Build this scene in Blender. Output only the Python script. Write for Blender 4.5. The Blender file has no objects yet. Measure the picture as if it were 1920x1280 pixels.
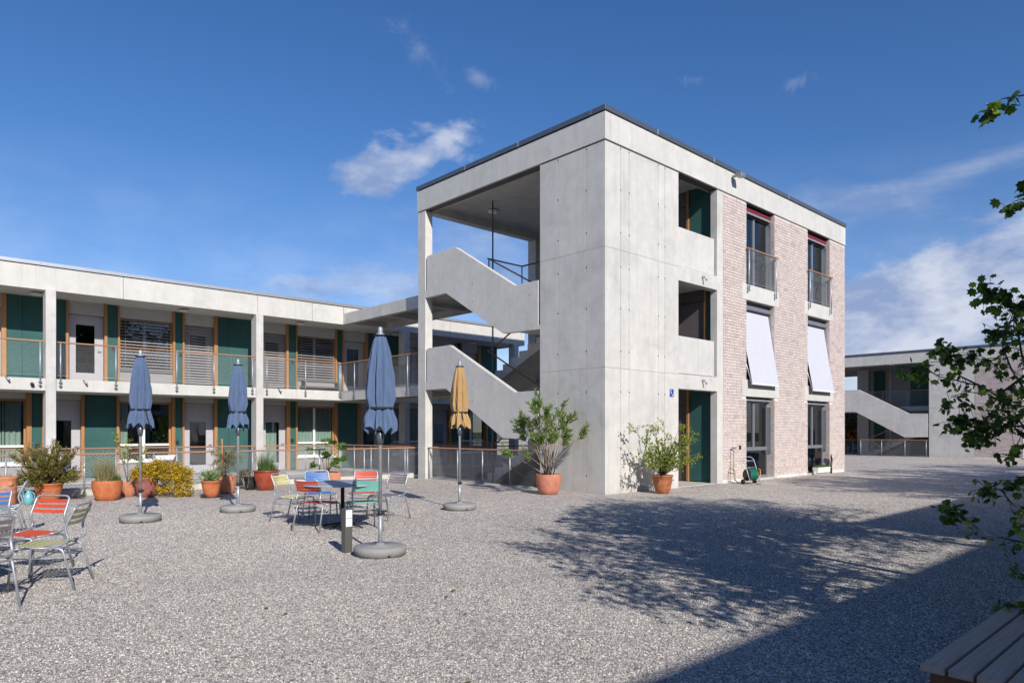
import bpy, bmesh, math, random
from mathutils import Vector, Matrix
import numpy as np
R = math.radians
random.seed(7)
scene = bpy.context.scene
COL = scene.collection

# ------------------------------------------------------------------ camera
CAM = Vector((-12.785, -10.528, 1.5))
AZ = R(47.09)                       # angle between the view axis and the yard's x axis
cam_d = bpy.data.cameras.new('camera'); cam = bpy.data.objects.new('camera', cam_d); COL.objects.link(cam)
cam.location = CAM
cam.rotation_euler = (R(90), 0, -(R(90) - AZ))
cam_d.sensor_width = 36; cam_d.lens = 24.46; cam_d.shift_y = 0.0875; cam_d.clip_end = 2000; cam_d.clip_start = 0.1
scene.camera = cam

# ------------------------------------------------------------------ sun + sky
SUN_EL = R(30.2); SUN_TO = R(17.5)      # light travels 17.5 deg from +y towards +x
sd = bpy.data.lights.new('sun', 'SUN'); sun = bpy.data.objects.new('sun', sd); COL.objects.link(sun)
sd.energy = 5.0; sd.angle = R(0.53); sd.color = (1.0, 0.945, 0.87)
ldir = Vector((math.sin(SUN_TO) * math.cos(SUN_EL), math.cos(SUN_TO) * math.cos(SUN_EL), -math.sin(SUN_EL)))
sun.rotation_euler = ldir.to_track_quat('-Z', 'Y').to_euler()
sun.location = (-20, -30, 30)

world = bpy.data.worlds.new('World'); scene.world = world; world.use_nodes = True
nt = world.node_tree; N = nt.nodes; L = nt.links; N.clear()
out = N.new('ShaderNodeOutputWorld'); bg = N.new('ShaderNodeBackground'); L.new(bg.outputs[0], out.inputs[0])
sky = N.new('ShaderNodeTexSky'); sky.sky_type = 'NISHITA'; sky.sun_disc = False
sky.sun_elevation = SUN_EL; sky.sun_rotation = R(180 + 17.5)
sky.altitude = 500; sky.air_density = 1.0; sky.dust_density = 0.35; sky.ozone_density = 3.0
bg.inputs['Strength'].default_value = 0.111
tc = N.new('ShaderNodeTexCoord')

def wmath(op, a, b=None, c=None):
    n = N.new('ShaderNodeMath'); n.operation = op
    for i, v in enumerate((a, b, c)):
        if v is None: continue
        if isinstance(v, (int, float)): n.inputs[i].default_value = v
        else: L.new(v, n.inputs[i])
    return n.outputs[0]

def wdot(v):
    n = N.new('ShaderNodeVectorMath'); n.operation = 'DOT_PRODUCT'
    L.new(tc.outputs['Generated'], n.inputs[0]); n.inputs[1].default_value = v
    return n.outputs['Value']
cz, sz = math.cos(AZ), math.sin(AZ)
# compass frame of the yard: 'fw' looks along the courtyard diagonal, 'rt' to its right
d_f = wdot((cz, sz, 0)); d_r = wdot((sz, -cz, 0)); d_u = wdot((0, 0, 1))
az_n = wmath('ARCTAN2', d_r, d_f)                     # azimuth, radians
el_n = wmath('ARCSINE', d_u)                          # elevation, radians
comb = N.new('ShaderNodeCombineXYZ'); L.new(az_n, comb.inputs[0]); L.new(el_n, comb.inputs[1])

def wnoise(scale, detail, rough, sx=1.0, sy=1.0, off=(0, 0), rot=0.0, dist=0.0):
    m = N.new('ShaderNodeMapping'); m.inputs['Scale'].default_value = (sx, sy, 1)
    m.inputs['Location'].default_value = (off[0], off[1], 0); m.inputs['Rotation'].default_value = (0, 0, rot)
    L.new(comb.outputs[0], m.inputs[0])
    n = N.new('ShaderNodeTexNoise'); n.inputs['Scale'].default_value = scale; n.inputs['Detail'].default_value = detail
    n.inputs['Roughness'].default_value = rough; n.inputs['Distortion'].default_value = dist
    L.new(m.outputs[0], n.inputs[0])
    return n.outputs['Fac']

def azel(px, py):                                     # photo pixel -> azimuth, elevation of that bit of sky
    x = (px - 960) / 1304.5; z = (808.1 - py) / 1304.5
    return math.atan2(x, 1), math.atan2(z, math.hypot(1, x))

def cloud(px, py, rx, ry, rot, noise, gain, thr):     # a cloud: soft ellipse in the sky broken up by noise
    a, e = azel(px, py)
    k = math.cos(a)
    rx = rx / 1304.5 * k * k; ry = ry / 1304.5 * k
    dx = wmath('SUBTRACT', az_n, a); dy = wmath('SUBTRACT', el_n, e)
    c, s = math.cos(rot), math.sin(rot)
    u = wmath('ADD', wmath('MULTIPLY', dx, c / rx), wmath('MULTIPLY', dy, s / rx))
    v = wmath('ADD', wmath('MULTIPLY', dx, -s / ry), wmath('MULTIPLY', dy, c / ry))
    d = wmath('SQRT', wmath('ADD', wmath('MULTIPLY', u, u), wmath('MULTIPLY', v, v)))
    m = wmath('SUBTRACT', 1.0, d)
    val = wmath('ADD', m, wmath('MULTIPLY', wmath('SUBTRACT', noise, 0.5), 2.6))
    n = N.new('ShaderNodeMath'); n.operation = 'MULTIPLY'; n.use_clamp = True
    L.new(wmath('SUBTRACT', val, thr), n.inputs[0]); n.inputs[1].default_value = gain
    sm = N.new('ShaderNodeMapRange'); sm.interpolation_type = 'SMOOTHSTEP'; L.new(n.outputs[0], sm.inputs[0])
    return sm.outputs[0]
nA = wnoise(9, 9, 0.58, 1, 1.6, (0.3, 0.1), dist=0.3)
nB = wnoise(7, 8, 0.55, 1, 3.0, (4.1, 2.2), rot=R(-8))
nC = wnoise(4.5, 8, 0.6, 1, 5.0, (1.7, 7.0), rot=R(-14), dist=0.5)
nD = wnoise(26, 8, 0.6, 1, 1.2, (2.7, 3.0), dist=0.4)
nF = wnoise(7.5, 10, 0.62, 1, 1.9, (3.3, 8.2), dist=0.12)
parts = []
parts.append((cloud(768, 296, 165, 62, R(20), nA, 1.8, 0.08), 0.78))
parts.append((cloud(700, 530, 260, 50, R(3), nB, 1.0, 0.12), 0.50))
parts.append((cloud(555, 530, 80, 26, 0, nA, 1.4, 0.2), 0.40))
parts.append((cloud(880, 480, 240, 130, R(5), nB, 0.8, 0.2), 0.50))
parts.append((cloud(790, 100, 120, 40, R(-38), nD, 0.8, 0.38), 0.30))
parts.append((cloud(900, 148, 60, 26, R(-10), nD, 0.9, 0.35), 0.34))
parts.append((cloud(1490, 155, 60, 26, 0, nD, 1.0, 0.35), 0.30))
parts.append((cloud(1300, 150, 50, 20, 0, nD, 1.0, 0.4), 0.22))
parts.append((cloud(400, 155, 60, 22, 0, nD, 1.0, 0.5), 0.25))
parts.append((cloud(290, 115, 70, 22, 0, nD, 1.0, 0.5), 0.2))
parts.append((cloud(1740, 345, 360, 30, R(10), nC, 0.9, -0.15), 0.38))
parts.append((cloud(1600, 385, 220, 40, R(-10), nC, 0.9, 0.05), 0.34))
parts.append((cloud(1860, 565, 420, 125, 0, nF, 2.0, -0.22), 0.80))
parts.append((cloud(1700, 600, 330, 90, 0, nF, 1.8, -0.35), 0.70))
# a band of low broken cloud and haze right round the horizon
bandm = N.new('ShaderNodeMapRange'); L.new(el_n, bandm.inputs[0])
bandm.inputs[1].default_value = 0.36; bandm.inputs[2].default_value = 0.03; bandm.clamp = True
nE = wnoise(5, 8, 0.55, 1, 3.0, (9.1, 5.2))
band = wmath('MULTIPLY', bandm.outputs[0], wmath('MULTIPLY', nE, 1.05))
parts.append((band, 0.60))
cov = None
for f_, w_ in parts:
    t = wmath('SUBTRACT', 1.0, wmath('MULTIPLY', f_, w_))
    cov = t if cov is None else wmath('MULTIPLY', cov, t)
cov = wmath('SUBTRACT', 1.0, cov)
nS = wnoise(9, 9, 0.6, 1, 1.9, (0.6, 3.1), dist=0.1)
cr = N.new('ShaderNodeValToRGB'); L.new(nS, cr.inputs[0])
cr.color_ramp.elements[0].position = 0.40; cr.color_ramp.elements[0].color = (2.6, 3.4, 5.5, 1)
cr.color_ramp.elements[1].position = 0.62; cr.color_ramp.elements[1].color = (5.9, 6.3, 7.4, 1)
hs = N.new('ShaderNodeHueSaturation'); hs.inputs['Saturation'].default_value = 1.24; hs.inputs['Value'].default_value = 1.0
L.new(sky.outputs[0], hs.inputs['Color'])
tint = N.new('ShaderNodeMixRGB'); tint.blend_type = 'MULTIPLY'; tint.inputs[0].default_value = 1; tint.inputs[2].default_value = (1.13, 1.02, 1.14, 1); L.new(hs.outputs[0], tint.inputs[1])
mx = N.new('ShaderNodeMixRGB'); L.new(cov, mx.inputs[0]); L.new(tint.outputs[0], mx.inputs[1]); L.new(cr.outputs[0], mx.inputs[2])
L.new(mx.outputs[0], bg.inputs[0])

vs = scene.view_settings; vs.view_transform = 'Standard'; vs.look = 'None'; vs.gamma = 1; vs.exposure = 0.0; vs.use_curve_mapping = False
scene.render.resolution_x = 1024; scene.render.resolution_y = 682
scene.cycles.max_bounces = 7; scene.cycles.transparent_max_bounces = 16; scene.cycles.diffuse_bounces = 4
scene.cycles.glossy_bounces = 3; scene.cycles.use_denoising = True; scene.cycles.caustics_reflective = False

# ------------------------------------------------------------------ materials
MATS = {}
class Mat:
    def __init__(s, name, rough=0.6, metal=0.0, spec=0.5):
        s.m = bpy.data.materials.new(name); s.m.use_nodes = True; MATS[name] = s.m
        s.n = s.m.node_tree.nodes; s.l = s.m.node_tree.links
        s.b = s.n['Principled BSDF']
        s.b.inputs['Roughness'].default_value = rough; s.b.inputs['Metallic'].default_value = metal
        s.b.inputs['Specular IOR Level'].default_value = spec
        s.geo = s.n.new('ShaderNodeNewGeometry')
    def noise(s, scale, detail=4, rough=0.55, vec=None, stretch=(1, 1, 1), obj=False, dist=0):
        m = s.n.new('ShaderNodeMapping'); m.inputs['Scale'].default_value = stretch
        if obj:
            t = s.n.new('ShaderNodeTexCoord'); s.l.new(t.outputs['Object'], m.inputs[0])
        else: s.l.new(vec or s.geo.outputs['Position'], m.inputs[0])
        n = s.n.new('ShaderNodeTexNoise'); n.inputs['Scale'].default_value = scale; n.inputs['Detail'].default_value = detail
        n.inputs['Roughness'].default_value = rough; n.inputs['Distortion'].default_value = dist
        s.l.new(m.outputs[0], n.inputs[0]); return n.outputs['Fac']
    def ramp(s, fac, stops):
        r = s.n.new('ShaderNodeValToRGB'); s.l.new(fac, r.inputs[0]); e = r.color_ramp.elements
        while len(e) < len(stops): e.new(0.5)
        for i, (p, c) in enumerate(stops):
            e[i].position = p; e[i].color = (*c, 1) if len(c) == 3 else c
        return r.outputs[0]
    def mix(s, f, a, b, mode='MIX'):
        n = s.n.new('ShaderNodeMixRGB'); n.blend_type = mode
        for i, v in enumerate((f, a, b)):
            if isinstance(v, (int, float)): n.inputs[i].default_value = v
            elif isinstance(v, tuple): n.inputs[i].default_value = (*v, 1)
            else: s.l.new(v, n.inputs[i])
        return n.outputs[0]
    def color(s, c):
        if isinstance(c, tuple): s.b.inputs['Base Color'].default_value = (*c, 1)
        else: s.l.new(c, s.b.inputs['Base Color'])
    def bump(s, h, strength=0.3, dist=0.01):
        b = s.n.new('ShaderNodeBump'); b.inputs['Strength'].default_value = strength; b.inputs['Distance'].default_value = dist
        s.l.new(h, b.inputs['Height']); s.l.new(b.outputs[0], s.b.inputs['Normal'])
    def objrand(s):
        o = s.n.new('ShaderNodeObjectInfo'); return o.outputs['Random']
    def attr(s, name):
        a = s.n.new('ShaderNodeAttribute'); a.attribute_name = name; return a.outputs['Fac']

def simple(name, col, rough=0.6, metal=0, var=0.12, scale=6, bump=0.0, bscale=60, spec=0.5, rnd=0.0):
    m = Mat(name, rough, metal, spec)
    n = m.noise(scale, 5)
    lo = tuple(max(0, c * (1 - var)) for c in col); hi = tuple(min(1, c * (1 + var)) for c in col)
    c = m.ramp(n, [(0.3, lo), (0.7, hi)])
    if rnd:
        r = m.ramp(m.objrand(), [(0, (1 - rnd,) * 3), (1, (1 + rnd,) * 3)])
        c = m.mix(1.0, c, r, 'MULTIPLY')
    m.color(c)
    if bump: m.bump(m.noise(bscale, 4), bump, 0.004)
    return m.m

def concrete(name, base, cloudy=0.13, streak=0.10, tone=(1, 1, 1)):
    m = Mat(name, 0.82, 0, 0.3)
    big = m.noise(0.9, 6, 0.62, dist=0.8); mid = m.noise(4.0, 6, 0.6); fine = m.noise(45, 3, 0.6)
    st = m.noise(1.3, 6, 0.62, stretch=(3.2, 3.2, 0.30), dist=0.5); pores = m.noise(140, 2, 0.5)
    b = base
    c = m.ramp(big, [(0.30, tuple(x * (1 - cloudy) for x in b)), (0.5, b), (0.72, tuple(min(1, x * (1 + cloudy * 0.55)) for x in b))])
    c = m.mix(1.0, c, m.ramp(mid, [(0.3, (0.93, 0.93, 0.94)), (0.7, (1.05, 1.045, 1.04))]), 'MULTIPLY')
    c = m.mix(1.0, c, m.ramp(st, [(0.32, (1 - streak,) * 3), (0.6, (1.02,) * 3)]), 'MULTIPLY')
    sk = m.noise(4.5, 4, 0.6, stretch=(2.6, 2.6, 0.09)); c = m.mix(1.0, c, m.ramp(sk, [(0.60, (1, 1, 1)), (0.74, (0.88, 0.875, 0.86))]), 'MULTIPLY')
    c = m.mix(1.0, c, m.ramp(fine, [(0.3, (0.95,) * 3), (0.7, (1.04,) * 3)]), 'MULTIPLY')
    c = m.mix(1.0, c, m.ramp(m.objrand(), [(0, (0.955, 0.955, 0.965)), (1, (1.03, 1.03, 1.02))]), 'MULTIPLY')
    # splash dirt near the ground
    sep = m.n.new('ShaderNodeSeparateXYZ'); m.l.new(m.geo.outputs['Position'], sep.inputs[0])
    mr = m.n.new('ShaderNodeMapRange'); mr.inputs[1].default_value = 0.0; mr.inputs[2].default_value = 0.35
    mr.inputs[3].default_value = 0.80; mr.inputs[4].default_value = 1.0; m.l.new(sep.outputs[2], mr.inputs[0])
    dirt = m.mix(m.noise(6, 4, 0.6), (1.0, 1.0, 1.0), mr.outputs[0])
    c = m.mix(1.0, c, dirt, 'MULTIPLY')
    m.color(c); m.bump(m.mix(0.5, m.noise(25, 5, 0.6), pores), 0.12, 0.006)
    return m.m
M = {}
M['conc'] = concrete('concrete', (0.60, 0.585, 0.55), 0.14, 0.07)
M['conc_smooth'] = concrete('precast_concrete', (0.60, 0.59, 0.555), 0.09, 0.04)
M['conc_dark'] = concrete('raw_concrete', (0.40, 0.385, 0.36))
M['conc_base'] = concrete('umbrella_base_concrete', (0.34, 0.335, 0.315), 0.08, 0.04)
M['joint'] = simple('joint', (0.10, 0.10, 0.10), 0.9)
M['steel_dark'] = simple('dark_coping_metal', (0.16, 0.18, 0.21), 0.4, 0.6, 0.06)
M['coping_light'] = simple('bright_coping_metal', (0.62, 0.64, 0.66), 0.35, 0.7, 0.04)
M['galv'] = simple('galvanised_steel', (0.42, 0.45, 0.48), 0.45, 0.5, 0.16, 14)
M['wire'] = simple('wire_mesh', (0.60, 0.60, 0.60), 0.5, 0.2, 0.05)
M['green'] = simple('green_panel', (0.042, 0.118, 0.112), 0.75, 0, 0.14, 1.3, 0.25, 160, 0.2, 0.06)
M['alu'] = simple('grey_aluminium', (0.30, 0.31, 0.33), 0.4, 0.5, 0.04)
M['door_grey'] = simple('grey_painted_door', (0.46, 0.45, 0.48), 0.55, 0, 0.04)
M['door_dark'] = simple('dark_brown_door', (0.13, 0.11, 0.115), 0.5, 0, 0.06)
M['panel_grey'] = simple('grey_render', (0.30, 0.29, 0.29), 0.85, 0, 0.05)
M['lintel'] = simple('light_grey_panel', (0.52, 0.51, 0.50), 0.8, 0, 0.05)
M['white'] = simple('white_paint', (0.78, 0.78, 0.77), 0.5, 0, 0.03)
M['awning'] = simple('white_awning_cloth', (0.55, 0.56, 0.62), 0.9, 0, 0.02, 3, 0.1, 200)
M['red_cloth'] = simple('red_awning_cloth', (0.16, 0.012, 0.028), 0.85, 0, 0.1)
M['slat'] = simple('blind_slat', (0.46, 0.44, 0.45), 0.45, 0.3, 0.05)
M['black'] = simple('black_plastic', (0.02, 0.02, 0.022), 0.5)
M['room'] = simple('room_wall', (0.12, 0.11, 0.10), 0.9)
M['bolt_grey'] = simple('bollard_metal', (0.15, 0.14, 0.13), 0.5, 0.4, 0.06)
M['lampglass'] = simple('white_lamp_glass', (0.80, 0.80, 0.78), 0.3, 0, 0.03)
M['tabletop'] = simple('dark_grey_tabletop', (0.42, 0.42, 0.45), 0.45, 0.1, 0.05)
M['soil'] = simple('soil', (0.035, 0.024, 0.017), 0.95, 0, 0.4, 30, 0.8, 60)
M['court'] = simple('court_paving', (0.16, 0.155, 0.15), 0.9, 0, 0.12, 3)
M['rubber'] = simple('rubber', (0.025, 0.025, 0.025), 0.8)
M['hose'] = simple('yellow_green_hose', (0.30, 0.29, 0.10), 0.5)
M['hose_green'] = simple('green_hose', (0.01, 0.22, 0.13), 0.45)
M['orange'] = simple('orange_plastic', (0.75, 0.25, 0.03), 0.45)
M['blue_sign'] = simple('blue_enamel', (0.015, 0.06, 0.36), 0.3)
M['can_blue'] = simple('turquoise_glaze', (0.16, 0.44, 0.50), 0.3, 0, 0.12, 12)
M['lamp_shade'] = simple('lamp_shade_cloth', (0.55, 0.52, 0.30), 0.8)
M['strap'] = simple('dark_strap', (0.02, 0.022, 0.03), 0.8)
M['bark'] = simple('bark', (0.13, 0.10, 0.075), 0.9, 0, 0.3, 30, 0.6, 60)
M['twig'] = simple('pale_stem', (0.27, 0.22, 0.16), 0.85, 0, 0.25, 30)
M['render_wall'] = simple('house_render', (0.55, 0.50, 0.42), 0.9, 0, 0.06)
M['gravel_far'] = simple('grass_field', (0.06, 0.09, 0.03), 0.95, 0, 0.3, 2)

def wood(name, col, rough=0.55, axis=(1, 1, 14), var=0.25):
    m = Mat(name, rough)
    n = m.noise(3.5, 7, 0.6, stretch=axis, obj=True, dist=1.2); f = m.noise(20, 4, 0.6, stretch=axis, obj=True)
    c = m.ramp(n, [(0.25, tuple(x * (1 - var) for x in col)), (0.55, col), (0.8, tuple(min(1, x * (1 + var)) for x in col))])
    c = m.mix(1.0, c, m.ramp(f, [(0.3, (0.86,) * 3), (0.7, (1.08,) * 3)]), 'MULTIPLY')
    c = m.mix(1.0, c, m.ramp(m.objrand(), [(0, (0.86,) * 3), (1, (1.1,) * 3)]), 'MULTIPLY')
    m.color(c); m.bump(f, 0.15, 0.003); return m.m
M['larch'] = wood('larch_post', (0.45, 0.225, 0.085), 0.55, (9, 9, 0.5))
M['handrail'] = wood('handrail_wood', (0.44, 0.24, 0.14), 0.6, (0.5, 9, 9))
M['bench_wood'] = wood('weathered_bench_wood', (0.46, 0.34, 0.26), 0.65, (0.45, 14, 14), 0.22)
M['bench_frame'] = wood('bench_frame_wood', (0.20, 0.075, 0.035), 0.6, (0.5, 8, 8))

def glass():
    m = bpy.data.materials.new('window_glass'); m.use_nodes = True; n = m.node_tree.nodes; l = m.node_tree.links; n.clear()
    o = n.new('ShaderNodeOutputMaterial'); mix = n.new('ShaderNodeMixShader'); t = n.new('ShaderNodeBsdfTransparent'); g = n.new('ShaderNodeBsdfGlossy')
    t.inputs[0].default_value = (0.82, 0.86, 0.85, 1); g.inputs['Roughness'].default_value = 0.01; g.inputs['Color'].default_value = (0.9, 0.95, 1, 1)
    f = n.new('ShaderNodeFresnel'); f.inputs[0].default_value = 1.5
    nz = n.new('ShaderNodeTexNoise'); nz.inputs['Scale'].default_value = 0.7; bp = n.new('ShaderNodeBump'); bp.inputs['Strength'].default_value = 0.02
    l.new(nz.outputs['Fac'], bp.inputs['Height']); l.new(bp.outputs[0], g.inputs['Normal'])
    ma = n.new('ShaderNodeMath'); ma.operation = 'MULTIPLY_ADD'; ma.inputs[1].default_value = 1.3; ma.inputs[2].default_value = 0.03; ma.use_clamp = True
    l.new(f.outputs[0], ma.inputs[0]); l.new(ma.outputs[0], mix.inputs[0])
    l.new(t.outputs[0], mix.inputs[1]); l.new(g.outputs[0], mix.inputs[2]); l.new(mix.outputs[0], o.inputs[0])
    return m
M['glass'] = glass()

def curtain():
    m = Mat('curtain_cloth', 0.9); m.color((0.62, 0.74, 0.66))
    m.b.inputs['Transmission Weight'].default_value = 0.0
    return m.m
M['curtain'] = curtain()

def brick_mat(name, cols):
    m = Mat(name, 0.88, 0, 0.25); a = m.attr('rnd')
    c = m.ramp(a, cols)
    c = m.mix(1.0, c, m.ramp(m.noise(60, 5, 0.65), [(0.3, (0.82,) * 3), (0.7, (1.14,) * 3)]), 'MULTIPLY')
    wash = m.ramp(m.noise(1.6, 6, 0.65, dist=1.0), [(0.42, (0, 0, 0)), (0.68, (1, 1, 1))])
    c = m.mix(m.mix(1.0, wash, (0.5, 0.5, 0.5), 'MULTIPLY'), c, (0.66, 0.575, 0.53))
    m.color(c); m.bump(m.noise(90, 4, 0.6), 0.4, 0.004); return m.m
M['brick'] = brick_mat('pale_pink_brick', [(0.0, (0.45, 0.38, 0.355)), (0.3, (0.53, 0.45, 0.42)), (0.6, (0.60, 0.51, 0.475)), (1.0, (0.66, 0.55, 0.51))])
M['cream'] = simple('cream_concrete', (0.66, 0.62, 0.54), 0.85, 0, 0.07, 3, 0.15, 80)
M['mortar'] = simple('pale_mortar', (0.70, 0.665, 0.635), 0.95, 0, 0.08, 8, 0.3, 120)

def gravel():
    m = Mat('gravel', 0.9, 0, 0.25)
    v = m.n.new('ShaderNodeTexVoronoi'); v.inputs['Scale'].default_value = 62; v.inputs['Randomness'].default_value = 1
    m.l.new(m.geo.outputs['Position'], v.inputs['Vector'])
    v2 = m.n.new('ShaderNodeTexVoronoi'); v2.inputs['Scale'].default_value = 27; m.l.new(m.geo.outputs['Position'], v2.inputs['Vector'])
    sep = m.n.new('ShaderNodeSeparateColor'); m.l.new(v.outputs['Color'], sep.inputs[0])
    sep2 = m.n.new('ShaderNodeSeparateColor'); m.l.new(v2.outputs['Color'], sep2.inputs[0])
    stops = [(0.0, (0.10, 0.095, 0.095)), (0.18, (0.27, 0.255, 0.24)), (0.4, (0.56, 0.515, 0.47)), (0.55, (0.46, 0.455, 0.46)), (0.75, (0.80, 0.745, 0.685)), (1.0, (1.0, 0.96, 0.90))]
    c = m.ramp(sep.outputs[0], stops); c2 = m.ramp(sep2.outputs[1], stops)
    c = m.mix(0.36, c, c2)
    edge = m.ramp(v.outputs['Distance'], [(0.30, (1.1,) * 3), (0.62, (0.62,) * 3)])
    c = m.mix(1.0, c, edge, 'MULTIPLY')
    c = m.mix(1.0, c, m.ramp(m.noise(0.22, 6, 0.65, dist=0.8), [(0.3, (0.86, 0.86, 0.875)), (0.7, (1.10, 1.09, 1.07))]), 'MULTIPLY')
    c = m.mix(1.0, c, m.ramp(m.noise(2.6, 4, 0.6), [(0.3, (0.94,) * 3), (0.7, (1.06,) * 3)]), 'MULTIPLY')
    m.color(m.mix(1.0, c, (1.09, 1.04, 0.985), 'MULTIPLY'))
    m.bump(v.outputs['Distance'], 0.5, -0.010)
    return m.m
M['gravel'] = gravel()

def terracotta(name, a, b, rough=0.75, marks=0.5):
    m = Mat(name, rough); n = m.noise(9, 6, 0.6, obj=True, dist=0.6); f = m.noise(60, 3, 0.6, obj=True)
    c = m.ramp(n, [(0.3, a), (0.62, b)]); c = m.mix(1.0, c, m.ramp(f, [(0.3, (0.88,) * 3), (0.7, (1.1,) * 3)]), 'MULTIPLY')
    lime = m.ramp(m.noise(4, 6, 0.7, obj=True), [(0.58, (0, 0, 0)), (0.78, (marks,) * 3)])
    c = m.mix(lime, c, (0.50, 0.40, 0.33)); m.color(c); m.bump(f, 0.1, 0.003); return m.m
M['terra'] = terracotta('terracotta', (0.42, 0.115, 0.040), (0.56, 0.18, 0.065))
M['terra_pale'] = terracotta('pale_terracotta', (0.46, 0.17, 0.09), (0.57, 0.24, 0.13))
M['terra_pink'] = terracotta('pinkish_terracotta', (0.44, 0.16, 0.10), (0.56, 0.22, 0.14), 0.75, 0.3)
M['terra_brown'] = terracotta('brown_terracotta', (0.26, 0.085, 0.035), (0.42, 0.15, 0.06))
M['glazed_red'] = terracotta('red_brown_glaze', (0.26, 0.045, 0.025), (0.36, 0.075, 0.04), 0.22, 0.0)
M['purple_pot'] = terracotta('purplish_clay', (0.25, 0.08, 0.065), (0.33, 0.12, 0.09))

def cloth(name, col):
    m = Mat(name, 0.92, 0, 0.15); n = m.noise(3, 5, 0.6, obj=True); w = m.noise(240, 2, 0.5, obj=True)
    c = m.ramp(n, [(0.3, tuple(x * 0.86 for x in col)), (0.7, tuple(x * 1.1 for x in col))])
    c = m.mix(1.0, c, m.ramp(w, [(0.3, (0.9,) * 3), (0.7, (1.08,) * 3)]), 'MULTIPLY')
    m.color(c); m.bump(w, 0.25, 0.002)
    try: m.b.inputs['Sheen Weight'].default_value = 0.2
    except Exception: pass
    return m.m
M['cloth_blue'] = cloth('blue_grey_canvas', (0.098, 0.148, 0.255))
M['cloth_yellow'] = cloth('mustard_canvas', (0.43, 0.275, 0.12))

def leafmat(name, cols, trans=0.35, rough=0.5):
    m = Mat(name, rough, 0, 0.35); a = m.attr('rnd')
    c = m.ramp(a, cols)
    n = m.noise(30, 3, 0.6); c = m.mix(1.0, c, m.ramp(n, [(0.3, (0.85,) * 3), (0.7, (1.12,) * 3)]), 'MULTIPLY')
    m.color(c)
    tr = m.n.new('ShaderNodeBsdfTranslucent'); mxs = m.n.new('ShaderNodeMixShader'); mxs.inputs[0].default_value = trans
    m.l.new(m.mix(1.0, c, (1.5, 1.7, 0.6), 'MULTIPLY'), tr.inputs[0])
    o = m.n['Material Output']; m.l.new(m.b.outputs[0], mxs.inputs[1]); m.l.new(tr.outputs[0], mxs.inputs[2]); m.l.new(mxs.outputs[0], o.inputs[0])
    return m.m
def leafobj(name, cols, trans=0.35):
    m = Mat(name, 0.42, 0, 0.4); c = m.ramp(m.objrand(), cols)
    n = m.noise(20, 3, 0.6); c = m.mix(1.0, c, m.ramp(n, [(0.3, (0.85,) * 3), (0.7, (1.12,) * 3)]), 'MULTIPLY')
    m.color(c)
    tr = m.n.new('ShaderNodeBsdfTranslucent'); mxs = m.n.new('ShaderNodeMixShader'); mxs.inputs[0].default_value = trans
    m.l.new(m.mix(1.0, c, (1.5, 1.7, 0.6), 'MULTIPLY'), tr.inputs[0])
    o = m.n['Material Output']; m.l.new(m.b.outputs[0], mxs.inputs[1]); m.l.new(tr.outputs[0], mxs.inputs[2]); m.l.new(mxs.outputs[0], o.inputs[0])
    return m.m
M['leaf_tree'] = leafmat('tree_leaf', [(0, (0.035, 0.075, 0.015)), (0.6, (0.07, 0.13, 0.025)), (1, (0.14, 0.20, 0.04))])
M['leaf_tree_o'] = leafobj('tree_leaf_single', [(0, (0.08, 0.165, 0.03)), (0.6, (0.20, 0.32, 0.055)), (0.9, (0.38, 0.46, 0.10)), (1, (0.24, 0.20, 0.07))])  # sunlit brightness put into the leaf colour, since these twigs hang in shade
M['leaf_ole'] = leafmat('oleander_leaf', [(0, (0.07, 0.14, 0.03)), (0.7, (0.17, 0.26, 0.065)), (1, (0.34, 0.37, 0.12))], 0.3)
M['leaf_cam'] = leafmat('shrub_leaf', [(0, (0.13, 0.18, 0.025)), (0.7, (0.30, 0.36, 0.06)), (1, (0.46, 0.47, 0.11))], 0.45)
M['leaf_jun'] = leafmat('juniper_leaf', [(0, (0.07, 0.075, 0.018)), (0.5, (0.18, 0.16, 0.035)), (1, (0.33, 0.25, 0.09))], 0.2)
M['leaf_broomf'] = leafmat('broom_flower', [(0, (0.42, 0.25, 0.01)), (0.5, (0.74, 0.48, 0.015)), (1, (0.85, 0.60, 0.03))], 0.25)
M['leaf_broomg'] = leafmat('broom_leaf', [(0, (0.05, 0.06, 0.015)), (1, (0.14, 0.13, 0.03))], 0.2)
M['leaf_grass'] = leafmat('pot_grass', [(0, (0.05, 0.11, 0.02)), (0.6, (0.11, 0.19, 0.045)), (1, (0.20, 0.26, 0.09))], 0.3)
M['leaf_straw'] = leafmat('straw_grass', [(0, (0.20, 0.22, 0.09)), (0.6, (0.38, 0.34, 0.19)), (1, (0.52, 0.44, 0.28))], 0.3)
M['leaf_olive'] = leafmat('olive_leaf', [(0, (0.10, 0.13, 0.045)), (0.6, (0.20, 0.21, 0.075)), (1, (0.34, 0.27, 0.11))], 0.25)
M['leaf_pale'] = leafmat('pale_succulent', [(0, (0.14, 0.22, 0.09)), (1, (0.32, 0.42, 0.20))], 0.25)
M['leaf_dark'] = leafmat('dark_trailing_leaf', [(0, (0.04, 0.05, 0.03)), (1, (0.14, 0.12, 0.07))], 0.25)
M['leaf_fig'] = leafobj('fig_leaf', [(0, (0.06, 0.13, 0.02)), (1, (0.14, 0.25, 0.04))], 0.4)
M['leaf_far'] = leafmat('far_tree_leaf', [(0, (0.03, 0.055, 0.015)), (1, (0.08, 0.12, 0.03))], 0.3)
M['petal'] = leafmat('orange_blossom', [(0, (0.6, 0.10, 0.02)), (1, (0.85, 0.22, 0.06))], 0.3)

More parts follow.
